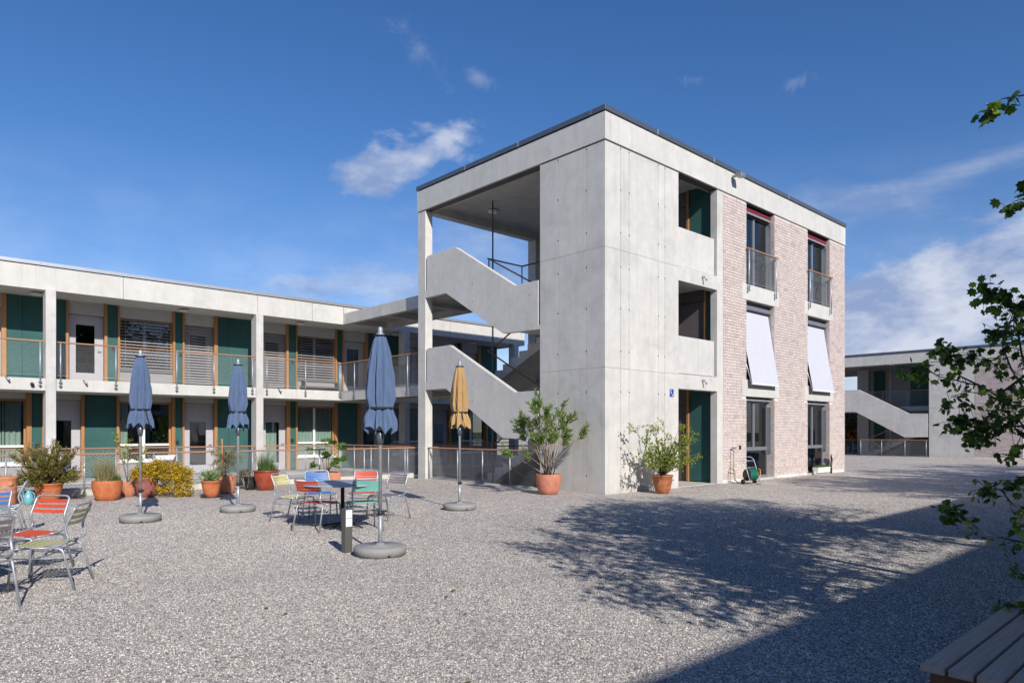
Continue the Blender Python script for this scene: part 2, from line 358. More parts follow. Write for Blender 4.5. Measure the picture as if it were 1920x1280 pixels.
def stones():
    m = Mat('loose_stone', 0.85, 0, 0.3); m.color(m.ramp(m.objrand(), [(0, (0.15, 0.14, 0.13)), (0.3, (0.31, 0.285, 0.26)), (0.55, (0.355, 0.35, 0.35)), (0.8, (0.51, 0.47, 0.425)), (1, (0.82, 0.78, 0.72))]), ) if False else m.color(m.mix(1.0, m.ramp(m.objrand(), [(0, (0.15, 0.14, 0.13)), (0.3, (0.31, 0.285, 0.26)), (0.55, (0.355, 0.35, 0.35)), (0.8, (0.51, 0.475, 0.435)), (1, (0.82, 0.78, 0.72))]), m.ramp(m.noise(0.28, 6, 0.68, dist=0.9), [(0.3, (0.84, 0.84, 0.85)), (0.7, (1.13, 1.12, 1.10))]), 'MULTIPLY')); return m.m
M['stone'] = stones()
def tiles():
    m = Mat('clay_roof_tile', 0.85); c = m.ramp(m.attr('rnd'), [(0, (0.10, 0.055, 0.04)), (0.6, (0.17, 0.095, 0.07)), (1, (0.24, 0.14, 0.10))]); m.color(c); return m.m
M['tile'] = tiles()
CHAIRCOL = dict(red=(0.62, 0.075, 0.03), yellow=(0.60, 0.56, 0.26), blue=(0.045, 0.17, 0.47), teal=(0.18, 0.52, 0.44), grey=(0.22, 0.195, 0.20), darkred=(0.34, 0.055, 0.035))
for k, v in CHAIRCOL.items(): M['slat_' + k] = simple('lacquer_' + k, v, 0.45, 0, 0.08, 5, 0, 60, 0.5, 0.06)
# ------------------------------------------------------------------ mesh tools
class MB:
    def __init__(s): s.v = []; s.f = []; s.mi = []; s.sm = []; s.rnd = []; s.cur = 0; s.smooth = False; s.r = 0.5
    def _add(s, vs, fs):
        b = len(s.v); s.v += [tuple(v) for v in vs]
        for f in fs: s.f.append([b + i for i in f]); s.mi.append(s.cur); s.sm.append(s.smooth); s.rnd.append(s.r)
        return s
    def box(s, x0, x1, y0, y1, z0, z1):
        if x0 > x1: x0, x1 = x1, x0
        if y0 > y1: y0, y1 = y1, y0
        if z0 > z1: z0, z1 = z1, z0
        v = [(x0, y0, z0), (x1, y0, z0), (x1, y1, z0), (x0, y1, z0), (x0, y0, z1), (x1, y0, z1), (x1, y1, z1), (x0, y1, z1)]
        return s._add(v, [(0, 3, 2, 1), (4, 5, 6, 7), (0, 1, 5, 4), (1, 2, 6, 5), (2, 3, 7, 6), (3, 0, 4, 7)])
    def prism(s, outline, axis, a0, a1):          # outline: list of 2D points; extruded along axis from a0 to a1
        n = len(outline)
        def P(p, a):
            return {'x': (a, p[0], p[1]), 'y': (p[0], a, p[1]), 'z': (p[0], p[1], a)}[axis]
        v = [P(p, a0) for p in outline] + [P(p, a1) for p in outline]
        fs = [tuple(range(n))[::-1], tuple(range(n, 2 * n))] + [(i, (i + 1) % n, n + (i + 1) % n, n + i) for i in range(n)]
        return s._add(v, fs)
    def tube(s, pts, r, n=8, cap=True, close=False):
        pts = [Vector(p) for p in pts]; m = len(pts); sm = s.smooth; s.smooth = True
        rs = r if isinstance(r, (list, tuple)) else [r] * m
        vs = []; prev = None
        for i, p in enumerate(pts):
            if close: t = pts[(i + 1) % m] - pts[i - 1]
            else: t = pts[min(i + 1, m - 1)] - pts[max(i - 1, 0)]
            if t.length < 1e-9: t = Vector((0, 0, 1))
            t.normalize()
            if prev is None:
                u = t.cross(Vector((0, 0, 1)) if abs(t.z) < 0.9 else Vector((1, 0, 0))).normalized()
            else:
                u = prev - t * prev.dot(t)
                u = u.normalized() if u.length > 1e-6 else t.orthogonal().normalized()
            prev = u; w = t.cross(u)
            for k in range(n):
                a = 2 * math.pi * k / n; vs.append(p + (u * math.cos(a) + w * math.sin(a)) * rs[i])
        fs = []
        for i in range(m if close else m - 1):
            j = (i + 1) % m
            for k in range(n): fs.append((i * n + k, i * n + (k + 1) % n, j * n + (k + 1) % n, j * n + k))
        if cap and not close: fs += [tuple(range(n))[::-1], tuple(range((m - 1) * n, m * n))]
        s._add(vs, fs); s.smooth = sm; return s
    def lathe(s, prof, n=24, c=(0, 0, 0), smooth=True):
        sm = s.smooth; s.smooth = smooth; vs = []; m = len(prof)
        for r, z in prof:
            for k in range(n):
                a = 2 * math.pi * k / n; vs.append((c[0] + r * math.cos(a), c[1] + r * math.sin(a), c[2] + z))
        fs = [(i * n + k, i * n + (k + 1) % n, (i + 1) * n + (k + 1) % n, (i + 1) * n + k) for i in range(m - 1) for k in range(n)]
        fs += [tuple(range(n))[::-1], tuple(range((m - 1) * n, m * n))]
        s._add(vs, fs); s.smooth = sm; return s
    def quad(s, a, b, c, d): return s._add([a, b, c, d], [(0, 1, 2, 3)])
    def ok(s): return len(s.f) > 0
    def mesh(s, name, mats=(), bevel=0, rnd=False):
        me = bpy.data.meshes.new(name); me.from_pydata(s.v, [], s.f)
        for m in mats: me.materials.append(M[m] if isinstance(m, str) else m)
        me.polygons.foreach_set('material_index', s.mi); me.polygons.foreach_set('use_smooth', s.sm)
        if rnd:
            a = me.attributes.new('rnd', 'FLOAT', 'FACE'); a.data.foreach_set('value', s.rnd)
        if bevel:
            bm = bmesh.new(); bm.from_mesh(me)
            bmesh.ops.bevel(bm, geom=list(bm.edges), offset=bevel, segments=1, affect='EDGES', profile=0.5)
            bm.to_mesh(me); bm.free()
        me.update(); return me

WPOS = {}
def thing(name, label, cat, loc=(0, 0, 0), rz=0, group=None, kind=None):
    o = bpy.data.objects.new(name, None); o.empty_display_size = 0.2; COL.objects.link(o); o.location = loc; o.rotation_euler = (0, 0, rz)
    o['label'] = label; o['category'] = cat
    if group: o['group'] = group
    WPOS[o.name] = Vector(loc); return o
def part(parent, name, me, mat=None, loc=None, wloc=None, label=None, kind=None, rot=None):
    """loc: local; wloc: where the mesh's own origin stands in the place (parents unrotated)"""
    if isinstance(me, MB): me = me.mesh(name, (mat,) if isinstance(mat, str) else (mat or ()))
    o = bpy.data.objects.new(name, me); COL.objects.link(o)
    o.parent = parent
    if loc is not None: o.location = loc
    else:
        w = Vector(wloc if wloc is not None else (0, 0, 0)); o.location = w - WPOS.get(parent.name, Vector((0, 0, 0)))
        WPOS[o.name] = w
    if rot: o.rotation_euler = rot
    if label: o['label'] = label
    if kind: o['kind'] = kind
    return o
def single(name, me, mat, label=None, cat=None, loc=(0, 0, 0), rz=0, group=None, kind=None, rnd=False):
    if isinstance(me, MB): me = me.mesh(name, (mat,) if isinstance(mat, str) else mat, rnd=rnd)
    o = bpy.data.objects.new(name, me); COL.objects.link(o); o.location = loc; o.rotation_euler = (0, 0, rz)
    if label: o['label'] = label
    if cat: o['category'] = cat
    if group: o['group'] = group
    if kind: o['kind'] = kind
    WPOS[o.name] = Vector(loc); return o
BOXC = {}
def boxpart(parent, name, x0, x1, y0, y1, z0, z1, mat, bevel=0, label=None, kind=None):
    """a box piece whose origin is its own lower corner; equal boxes share mesh data"""
    if x0 > x1: x0, x1 = x1, x0
    if y0 > y1: y0, y1 = y1, y0
    key = (round(x1 - x0, 3), round(y1 - y0, 3), round(z1 - z0, 3), mat, bevel)
    if key not in BOXC:
        BOXC[key] = MB().box(0, x1 - x0, 0, y1 - y0, 0, z1 - z0).mesh(name, (mat,), bevel)
    return part(parent, name, BOXC[key], wloc=(x0, y0, z0), label=label, kind=kind)
def copy_tree(o, parent=None):
    c = o.copy(); COL.objects.link(c)
    if parent: c.parent = parent
    for ch in list(o.children): copy_tree(ch, c)
    return c
def bend(pts, rad=0.04, n=4):
    """round the corners of a polyline"""
    pts = [Vector(p) for p in pts]; res = [pts[0]]
    for i in range(1, len(pts) - 1):
        a, b, c = pts[i - 1], pts[i], pts[i + 1]
        d1 = (a - b); d2 = (c - b); r = min(rad, d1.length * 0.45, d2.length * 0.45)
        p1 = b + d1.normalized() * r; p2 = b + d2.normalized() * r
        for k in range(n + 1):
            t = k / n; res.append(p1 * (1 - t) ** 2 + b * 2 * t * (1 - t) + p2 * t * t)
    res.append(pts[-1]); return res

def leaf_quad(mb, p, d, up, ln, w, r, fold=0.25):
    """one folded leaf: 4 triangles about a midrib"""
    d = d.normalized(); sdir = d.cross(up)
    if sdir.length < 1e-4: sdir = d.orthogonal()
    sdir.normalize(); nrm = sdir.cross(d).normalized()
    mb.r = r
    t = p + d * ln; m1 = p + d * ln * 0.42
    l_ = m1 + sdir * w * 0.5 + nrm * w * fold; r_ = m1 - sdir * w * 0.5 + nrm * w * fold
    mb._add([p, l_, t, r_, m1], [(0, 1, 4), (1, 2, 4), (0, 4, 3), (4, 2, 3)])
def rvec(rng): 
    while True:
        v = Vector((rng.uniform(-1, 1), rng.uniform(-1, 1), rng.uniform(-1, 1)))
        if 0.05 < v.length < 1: return v.normalized()
# ================================================================== THE SETTING
g = MB()
def gq(mb, x0, x1, y0, y1, z): mb.quad((x0, y0, z), (x1, y0, z), (x1, y1, z), (x0, y1, z))
for a in ((-60, 0.02, -60, 7.76), (0.02, 80, -60, 0.06), (13.8, 80, 0.06, 80)): gq(g, *a, 0)
single('gravel_yard', g, 'gravel', kind='structure')
g = MB()
for a in ((-600, -60, -600, 600), (80, 600, -600, 600), (-60, 80, -600, -60), (-60, 13.8, 19.9, 600), (13.8, 80, 80, 600)): gq(g, *a, -0.02)
single('field', g, 'gravel_far', kind='structure')
g = MB(); gq(g, -60, 13.8, 2.0, 20, -2.9); single('sunken_court', g, 'court', kind='structure')
g = MB(); g.box(13.8, 14.0, 7.7, 19.9, -2.9, -0.004); g.box(-60, -0.0, 7.80, 8.0, -2.9, -0.004)
single('retaining_wall', g, 'conc_dark', kind='structure')
kerb = thing('concrete_kerb', 'low cream concrete upstand along the yard edge below the long railing', 'kerb', (-12, 7.85, 0))
x = -30.0
while x < -0.2:
    x2 = min(x + 2.92, -0.02)
    boxpart(kerb, 'kerb_stone', x + .004, x2 - .004, 7.78, 8.02, 0.0, 0.165, 'cream', 0.006); x = x2
boxpart(kerb, 'cap_sheet', -30, -0.02, 7.80, 8.30, 0.169, 0.183, 'panel_grey')

# ================================================================== STAIR TOWER
FZ = (0.0, 3.03, 5.90)                     # floor levels
T = thing('tower_house', 'three storey concrete and pale brick house with open stairwell at its corner', 'building', (7, 3.8, 0))
tp = lambda *a, **k: boxpart(T, *a, **k)
# left (-x) and front (-y) stair walls: backing and formwork panels with open joints
tp('wall_core', 0.03, 0.27, 0.03, 2.15, -0.3, 8.37, 'joint'); tp('wall_core', 0.27, 3.04, 0.03, 0.27, -0.3, 8.37, 'joint')
tp('wall_lining', 0.272, 0.29, 0.29, 2.15, -0.3, 8.37, 'conc'); tp('wall_lining', 0.27, 3.04, 0.272, 0.29, -0.3, 8.37, 'conc')
tp('wall_end', 0.0, 0.29, 2.142, 2.16, -0.3, 8.37, 'conc')
zs = [-0.02, 3.011, 5.868, 8.365]; xs = [0.0, 0.59, 0.92, 2.13, 2.42, 3.04]; ys = [0.034, 0.58, 1.52, 2.141]
gp = 0.0055
for i in range(3):
    for j in range(5):
        tp('concrete_panel', xs[j] + (gp if j else 0), xs[j + 1] - (gp if j < 4 else 0), 0.0, 0.032, zs[i] + .0025, zs[i + 1] - .0025, 'conc', 0.003)
    for j in range(3):
        tp('concrete_panel', 0.0, 0.032, ys[j] + (gp if j else 0), ys[j + 1] - (gp if j < 2 else 0), zs[i] + .0025, zs[i + 1] - .0025, 'conc', 0.003)
th = MB()
def hole_y(x, z, y=-0.0015, r=0.021):
    th.lathe([(r, 0), (r, 0.001)], 10, (0, 0, 0)); n = 20
    for q in range(len(th.v) - n, len(th.v)): a = th.v[q]; th.v[q] = (x + a[0], y - a[2], z + a[1])
def hole_x(y, z, x=-0.0015, r=0.021):
    th.lathe([(r, 0), (r, 0.001)], 10, (0, 0, 0)); n = 20
    for q in range(len(th.v) - n, len(th.v)): a = th.v[q]; th.v[q] = (x - a[2], y + a[0], z + a[1])
for k in range(3):
    z0 = (0.0, 3.011, 5.868)[k]
    for dz in (0.42, 1.45, 2.45):
        for x in (0.59, 0.92, 2.13, 2.42): hole_y(x, z0 + dz)
        for y in (0.58, 1.52): hole_x(y, z0 + dz)
for z0 in (0, 2.87):
    for y, z in ((6.75, 3.72), (6.75, 3.17), (4.9, 2.86), (4.9, 2.35), (2.55, 2.2)): hole_x(y, z + z0, r=0.018)
for x in (3.35, 4.65):
    for z in (2.93, 5.8, 4.0 - .75, 6.1): hole_y(x, z, y=-0.0015 if z in (2.93, 5.8) else 0.048, r=0.012)
part(T, 'tie_hole', th, 'joint', kind='stuff')
# opening: slab edges, parapets, pillar
tp('slab_edge', 3.041, 4.98, 0.0, 0.25, 2.63, 3.03, 'conc', 0.004); tp('slab_edge', 3.041, 4.98, 0.0, 0.25, 5.51, 5.90, 'conc', 0.004)
tp('pillar', 4.981, 5.295, 0.0, 0.22, 0, 8.37, 'conc', 0.006)
for z0, z1 in ((3.031, 4.05), (5.901, 6.955)): tp('parapet_panel', 3.11, 4.895, 0.05, 0.17, z0 + .02, z1, 'conc_smooth', 0.006)
# floors of the stair hall
tp('landing_floor', 3.0, 5.1, 0.05, 7.6, -0.25, 0.012, 'conc')
tp('landing_floor', 3.0, 5.1, 0.252, 7.612, 2.75, 3.028, 'conc'); tp('landing_floor', 3.0, 5.1, 0.252, 7.612, 5.62, 5.898, 'conc')
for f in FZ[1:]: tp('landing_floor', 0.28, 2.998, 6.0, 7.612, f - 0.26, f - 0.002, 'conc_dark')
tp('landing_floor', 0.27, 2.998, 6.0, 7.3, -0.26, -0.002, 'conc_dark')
tp('pit_wall', 2.99, 3.0, 0.29, 7.3, -2.9, -0.26, 'conc_dark')
tp('pit_kerb', -0.01, 0.14, 2.165, 7.6, -0.4, 0.02, 'conc', 0.004)
for f in (1.53, 4.40, -1.4):
    tp('half_landing', 0.17, 2.98, 0.30, 3.1, f - 0.24, f, 'conc')
def flight(x0, x1, ya, za, yb, zb, n=8):
    """saw-tooth flight from (ya,za) low end to (yb,zb) high end"""
    m = MB(); dy = (yb - ya) / n; dz = (zb - za) / n; o = []
    for i in range(n): o += [(ya + i * dy, za + i * dz), (ya + i * dy, za + (i + 1) * dz)]
    o += [(yb, zb), (yb, zb - 0.24), (ya, za - 0.24)]
    m.prism(o, 'x', x0, x1)
    part(T, 'stair_flight', m, 'conc')
for zt, zm in ((3.03, 1.53), (5.90, 4.40), (0.0, -1.4)): flight(0.18, 1.38, 3.1, zm, 6.0, zt)
for zb, zm in ((0.0, 1.53), (3.03, 4.40), (-2.9, -1.4)):
    flight(1.52, 2.95, 6.0, zb, 3.1, zm)
def parapet(z):
    o = [(7.11, 4.07), (5.98 - (z > 0) * .28, 4.07 + (z > 0) * .01), (3.12, 2.55 + (z > 0) * .18 * 0), (2.23, 2.55), (2.23, 1.38), (2.17, 1.38), (2.17, 1.27), (3.60, 1.31), (6.15, 2.78), (7.19, 2.78), (7.19, 3.02), (7.11, 3.02)]
    m = MB(); m.prism([(a, b + z) for a, b in o], 'x', 0.0, 0.155)
    me = m.mesh('stair_parapet', ('conc_smooth',), 0.005)
    part(T, 'stair_parapet', me)
parapet(0); parapet(2.865)
# columns and roof
tp('column', 0.0, 0.27, 7.19, 7.58, -2.9, 8.37, 'conc', 0.006); tp('column', 4.84, 5.09, 7.19, 7.58, -2.9, 8.37, 'conc', 0.006)
tp('roof_slab', 0.30, 13.6, 0.30, 7.3, 8.62, 8.95, 'conc')
tp('roof_backing', 0.05, 13.86, 0.05, 0.30, 8.40, 9.07, 'joint'); tp('roof_backing', 0.05, 0.30, 0.30, 7.55, 8.40, 9.07, 'joint')
tp('roof_beam', 0.30, 13.86, 7.25, 7.55, 8.375, 9.07, 'conc'); tp('roof_lining', 0.30, 0.32, 0.32, 7.25, 8.38, 8.62, 'conc'); tp('roof_lining', 0.30, 13.6, 0.30, 0.32, 8.38, 8.62, 'conc')
fx = [-0.02, 0.19, 2.77, 5.45, 9.66, 13.68, 13.92]
for a, b in zip(fx, fx[1:]):
    tp('fascia_panel', a + (0.004 if a > 0 else 0), b - 0.004, -0.02, 0.048, 8.398, 9.045, 'conc_smooth', 0.004)
fy = [0.049, 3.765, 7.61]
for a, b in zip(fy, fy[1:]): tp('fascia_panel', -0.02, 0.048, a, b - 0.004, 8.398, 9.045, 'conc_smooth', 0.004)
tp('fascia_panel', 13.862, 13.92, 0.05, 7.61, 8.398, 9.045, 'conc_smooth', 0.004)
tp('fascia_panel', 0.05, 13.86, 7.552, 7.61, 8.398, 9.045, 'conc_smooth', 0.004)
cop = [('x', -0.04, 2.05), ('x', 2.05, 4.75), ('x', 4.75, 9.3), ('x', 9.3, 13.95)]
for _, a, b in cop:
    tp('coping', a, b - 0.006, -0.045, 0.4, 9.075, 9.20, 'steel_dark', 0.004)
    if a > 0: tp('coping_clip', a - 0.02, a + 0.015, -0.05, 0.39, 9.07, 9.205, 'galv')
for a, b in ((0.401, 2.95), (2.95, 5.2), (5.2, 7.64)):
    tp('coping', -0.045, 0.355, a, b - 0.006, 9.075, 9.20, 'steel_dark', 0.004)
    if a > 1: tp('coping_clip', -0.05, 0.34, a - 0.02, a + 0.015, 9.07, 9.205, 'galv')
# apartment wall inside the open hall (faces the stair)
def hall_wall(f, cells, top):
    for k, y0, y1 in cells:
        if k == 'green': tp('green_panel', 5.10, 5.15, y0, y1, f + .03, top, 'green')
        elif k == 'post': tp('wood_post', 5.06, 5.15, y0, y1, f + .01, top, 'larch')
        elif k == 'door':
            d = tp('door', 5.13, 5.18, y0, y1, f + .02, f + 2.25, 'door_dark')
            boxpart(d, 'handle', 5.09, 5.13, y0 + .12, y0 + .16, f + .95, f + 1.0, 'galv')
            tp('transom_panel', 5.12, 5.18, y0, y1, f + 2.27, top, 'door_dark')
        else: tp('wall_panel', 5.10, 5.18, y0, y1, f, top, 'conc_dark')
for f, top in ((0.012, 2.75), (5.9, 8.62)):
    hall_wall(f, [('green', 0.222, 1.0), ('post', 1.0, 1.07), ('door', 1.07, 2.2), ('post', 2.2, 2.27), ('green', 2.27, 3.4), ('wall', 3.4, 7.18)], top)
hall_wall(3.03, [('green', 0.222, 0.42), ('post', 0.42, 0.48), ('door', 0.48, 1.7), ('post', 1.7, 1.77), ('green', 1.77, 3.2), ('wall', 3.2, 7.18)], 5.62)
# brick front: mortar backing, base, bricks in courses
WX = [(6.63, 8.42), (10.79, 12.59)]; BX = [(6.38, 8.70), (10.54, 12.85)]
WZ = [(0.03, 2.55), (3.06, 5.46), (5.94, 8.37)]; BZ = [(2.55, 3.06), (5.46, 5.94)]
piers = [(5.30, 6.63), (8.42, 10.79), (12.59, 13.9)]
for a, b in piers:
    tp('wall_backing', a, b, 0.016, 0.34, 0.0, 8.37, 'mortar')
for (a, b), (wa, wb) in zip(BX, WX):
    for z0, z1 in BZ:
        tp('concrete_band', wa, wb, -0.004, 0.34, z0, z1, 'conc_smooth', 0.003)
        tp('band_end', a, wa - .0015, -0.004, 0.03, z0, z1, 'conc_smooth'); tp('band_end', wb + .0015, b, -0.004, 0.03, z0, z1, 'conc_smooth')
    tp('door_sill', wa, wb, -0.03, 0.5, -0.02, 0.05, 'conc_smooth', 0.004)
def brickwork(root, rects, holes, plane, name='brickwork', pitch=(0.255, 0.085), seed=3, depth=0.016, x_off=0.0, side=None):
    mb = MB(); rng = random.Random(seed); L_, H_ = pitch; jn = 0.013
    for (a, b, z0, z1) in rects:
        row = 0; z = z0
        while z + 0.05 < z1:
            zt = min(z + H_ - jn, z1); x = a - (L_ * 0.5 if row % 2 else 0) - (0.02 if row % 3 == 0 else 0)
            while x < b:
                ln = L_ if rng.random() > 0.08 else L_ * 0.5
                p, q = max(x, a), min(x + ln - jn, b); x += ln
                if q - p < 0.03: continue
                segs = [(p, q)]
                for (ha, hb, h0, h1) in holes:
                    if zt > h0 and z < h1:
                        segs = [s for u, v in segs for s in ((u, min(v, ha)), (max(u, hb), v)) if s[1] - s[0] > 0.02]
                for u, v in segs:
                    mb.r = min(1, max(0, rng.gauss(0.55, 0.22))); d = rng.uniform(-0.0025, 0.0025)
                    if plane == 'y': mb.box(u, v, d, depth, z, zt)
                    else: mb.box(side - 0.004 + d, side + 0.01, u, v, z, zt)
            z += H_; row += 1
    me = mb.mesh(name, ('brick',), rnd=True)
    return part(root, name, me, kind='stuff', wloc=(0, 0, 0))
brickwork(T, [(a + 0.004, b, 0.105, 8.36) for a, b in piers], [(a, b, z0, z1) for a, b in BX for z0, z1 in BZ], 'y')
for wb in (8.42, 12.59):                    # bricks on the visible window reveals
    mb_rects = [(0.02, 0.24, z0 + .02, z1) for z0, z1 in WZ]
    brickwork(T, mb_rects, [], 'x', side=wb, seed=int(wb))
# rooms behind the windows
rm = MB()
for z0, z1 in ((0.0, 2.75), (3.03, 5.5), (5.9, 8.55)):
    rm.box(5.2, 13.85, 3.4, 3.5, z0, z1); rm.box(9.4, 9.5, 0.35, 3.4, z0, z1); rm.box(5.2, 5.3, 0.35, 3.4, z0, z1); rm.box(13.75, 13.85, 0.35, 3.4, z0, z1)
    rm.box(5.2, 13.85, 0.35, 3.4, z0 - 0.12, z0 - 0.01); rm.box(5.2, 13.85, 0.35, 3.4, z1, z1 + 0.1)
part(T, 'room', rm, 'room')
tp('back_wall', 5.2, 13.9, 7.3, 7.5, -0.0, 8.37, 'mortar'); tp('end_wall', 13.86, 13.9, 0.341, 7.29, 0, 8.37, 'mortar')

def curtain_mesh(x0, x1, z0, z1, y, amp=0.035, waves=9):
    mb = MB(); mb.smooth = True; n = waves * 8; vs = []
    for i in range(n + 1):
        t = i / n; x = x0 + (x1 - x0) * t; yy = y + amp * math.sin(t * waves * 2 * math.pi) + amp * 0.5 * math.sin(t * waves * 3.3 + 1)
        vs += [(x, yy, z0), (x, yy, z1)]
    mb._add(vs, [(2 * i, 2 * i + 2, 2 * i + 3, 2 * i + 1) for i in range(n)]); return mb
def tower_window(wa, wb, z0, z1, level, col):
    yf = 0.24; f = MB(); t = 0.055; zc = z1 - (0.20 if level else 0.12)
    f.box(wa, wb, yf, yf + .08, z0, z0 + t); f.box(wa, wb, yf, yf + .08, zc - t, zc); f.box(wa, wa + t, yf, yf + .08, z0 + t, zc - t); f.box(wb - t, wb, yf, yf + .08, z0 + t, zc - t)
    mx_ = wa + 0.90; zt = z0 + 0.95 if level == 0 else z0 + t
    if level == 0: f.box(wa + t, wb - t, yf, yf + .08, z0 + 0.84, zt)
    f.box(mx_ - .045, mx_ + .045, yf - 0.004, yf + .076, zt, zc - t)
    w = part(T, 'window', f, 'alu')
    boxpart(T, 'shade_box', wa, wb, yf - 0.05, yf + .14, zc + .002, z1, 'red_cloth' if level == 2 else 'bolt_grey')
    if level == 2: boxpart(T, 'shade_bar', wa + .02, wb - .02, 0.12, 0.155, zc - 0.03, zc + .02, 'galv'); boxpart(T, 'shade_roll', wa + .02, wb - .02, 0.125, 0.19, zc + .02, zc + 0.14, 'red_cloth')
    elif level == 0: boxpart(T, 'shade_bar', wa + .02, wb - .02, 0.12, 0.16, zc + .0, zc + .05, 'galv')
    g1 = MB(); g1.box(wa + t, mx_ - .045, yf + .03, yf + .036, zt, zc - t); part(w, 'pane', g1, 'glass')
    g2 = MB(); g2.box(mx_ + .045, wb - t, yf + .03, yf + .036, zt, zc - t); part(w, 'pane', g2, 'glass')
    if level == 0:
        g3 = MB(); g3.box(wa + t, wb - t, yf + .03, yf + .036, z0 + t, z0 + .84); part(w, 'pane', g3, 'glass')
    gr = MB(); gr.box(wb - .03, wb - .002, yf - .12, yf - .003, z1 - 1.75 if level == 0 else z0, z1 - 0.3); part(w, 'guide_rail', gr, 'alu')
    if (level, col) != (0, 1) and level != 1:
        part(w, 'curtain', curtain_mesh(wa + .1, wa + .55, z0 + (0.9 if level == 0 else 0), zc, 0.55), 'curtain')
        part(w, 'curtain', curtain_mesh(wb - .75 if level == 0 else wb - .3, wb - .15, z0 + (0 if level else .9), zc, 0.55), 'curtain')
for c_, (wa, wb) in enumerate(WX):
    for lv, (z0, z1) in enumerate(WZ): tower_window(wa, wb, z0 + (0.03 if lv == 0 else 0), z1, lv, c_)
# white drop-arm awnings on the middle floor
for i, (wa, wb) in enumerate(WX):
    A = thing('awning', ('white cloth awning dropped over the middle window nearer the concrete stair wall', 'white cloth awning dropped over the middle window at the far brick end')[i], 'awning', ((wa + wb) / 2, 0.1, 5.2), group=None)
    m = MB(); nx, nz = 6, 10; vs = []
    ytop, ybot, zt, zb = 0.215, -0.17, 5.20, 2.93 - 0.03 * i
    for r_ in range(nz + 1):
        for q in range(nx + 1):
            u = q / nx; v = r_ / nz
            vs.append((wa + .03 + (wb - wa - .06) * u, ytop + (ybot - ytop) * v + 0.006 * math.sin(u * 9 + v * 5) * v + 0.012 * math.sin(math.pi * v), zt + (zb - zt) * v))
    m.smooth = True
    m._add(vs, [(r_ * (nx + 1) + q, r_ * (nx + 1) + q + 1, (r_ + 1) * (nx + 1) + q + 1, (r_ + 1) * (nx + 1) + q) for r_ in range(nz) for q in range(nx)])
    part(A, 'awning_cloth', m, 'awning')
    boxpart(A, 'front_bar', wa + .03, wb - .03, ybot - .02, ybot + .02, zb - .03, zb + .01, 'white')
    boxpart(A, 'roller_cover', wa + .01, wb - .01, 0.10, 0.235, 5.21, 5.33, 'alu', 0.01)
    for xx in (wa + .045, wb - .045):
        t_ = MB().tube([(xx, 0.19, 4.0), (xx, ybot + 0.02, zb + .02)], 0.02, 6); part(A, 'arm', t_, 'galv')

def wire_panel(mb, o, u, w, h, step=0.105, r=0.0021, slope=0.62):
    """diagonal wire net filling a w x h rectangle at o, u = unit direction along it"""
    o = Vector(o); u = Vector(u); k = 1 / slope; n = int((w + h * k) / step)
    for sgn in (1, -1):
        for i in range(n + 1):
            a = i * step - h * k           # base abscissa at z=0 for a rising line
            x0, z0, x1, z1 = a, 0.0, a + h * k, h
            if x0 < 0: z0 = -x0 / k; x0 = 0.0
            if x1 > w: z1 = h - (x1 - w) / k; x1 = w
            if x1 - x0 < 0.02: continue
            if sgn < 0: x0, x1 = w - x0, w - x1
            p = o + u * x0 + Vector((0, 0, z0)); q = o + u * x1 + Vector((0, 0, z1))
            mb.tube([p, q], r, 3, cap=False)
def railing(label, o, direction, length, posts, base, height=1.0, post_bot=-0.28, out=(0, 0, 0), group=None, post_r=0.02, brackets=True, top='handrail'):
    u = Vector((math.cos(direction), math.sin(direction), 0)); o = Vector(o)
    Rl = thing('railing', label, 'railing', (o.x + u.x * length / 2, o.y + u.y * length / 2, base), group=group)
    hr = MB(); ax = abs(u.x) > 0.5; e = o + u * length
    if ax: hr.box(o.x, e.x, o.y - .028, o.y + .028, base + height - .03, base + height + .012)
    else: hr.box(o.x - .028, o.x + .028, o.y, e.y, base + height - .03, base + height + .012)
    part(Rl, 'handrail', hr.mesh('handrail', (top,), 0.008))
    for t_ in posts:
        p = o + u * t_; m = MB()
        m.tube([(p.x, p.y, base + post_bot), (p.x, p.y, base + height - .03)], post_r, 8)
        if brackets:
            m.box(p.x - .04, p.x + .04, p.y - .035, p.y + .035, base + post_bot + .04, base + post_bot + .055); m.box(p.x - .04, p.x + .04, p.y - .035, p.y + .035, base + post_bot + .14, base + post_bot + .155)
        part(Rl, 'post', m, 'galv')
    w = MB(); wire_panel(w, (o.x, o.y, base + .03), u, length, height - .08)
    w.tube([(o.x, o.y, base + .03), (e.x, e.y, base + .03)], 0.005, 4)
    part(Rl, 'wire_net', w, 'wire', kind='stuff')
    return Rl
for i, (wa, wb) in enumerate(WX):
    r_ = railing(('french balcony rail across the top window nearer the concrete stair wall', 'french balcony rail across the top window at the far brick end')[i], (wa - .06, -0.07, 0), 0, wb - wa + .12, [0.1, wb - wa + 0.02], 5.94, 1.05, -0.25)
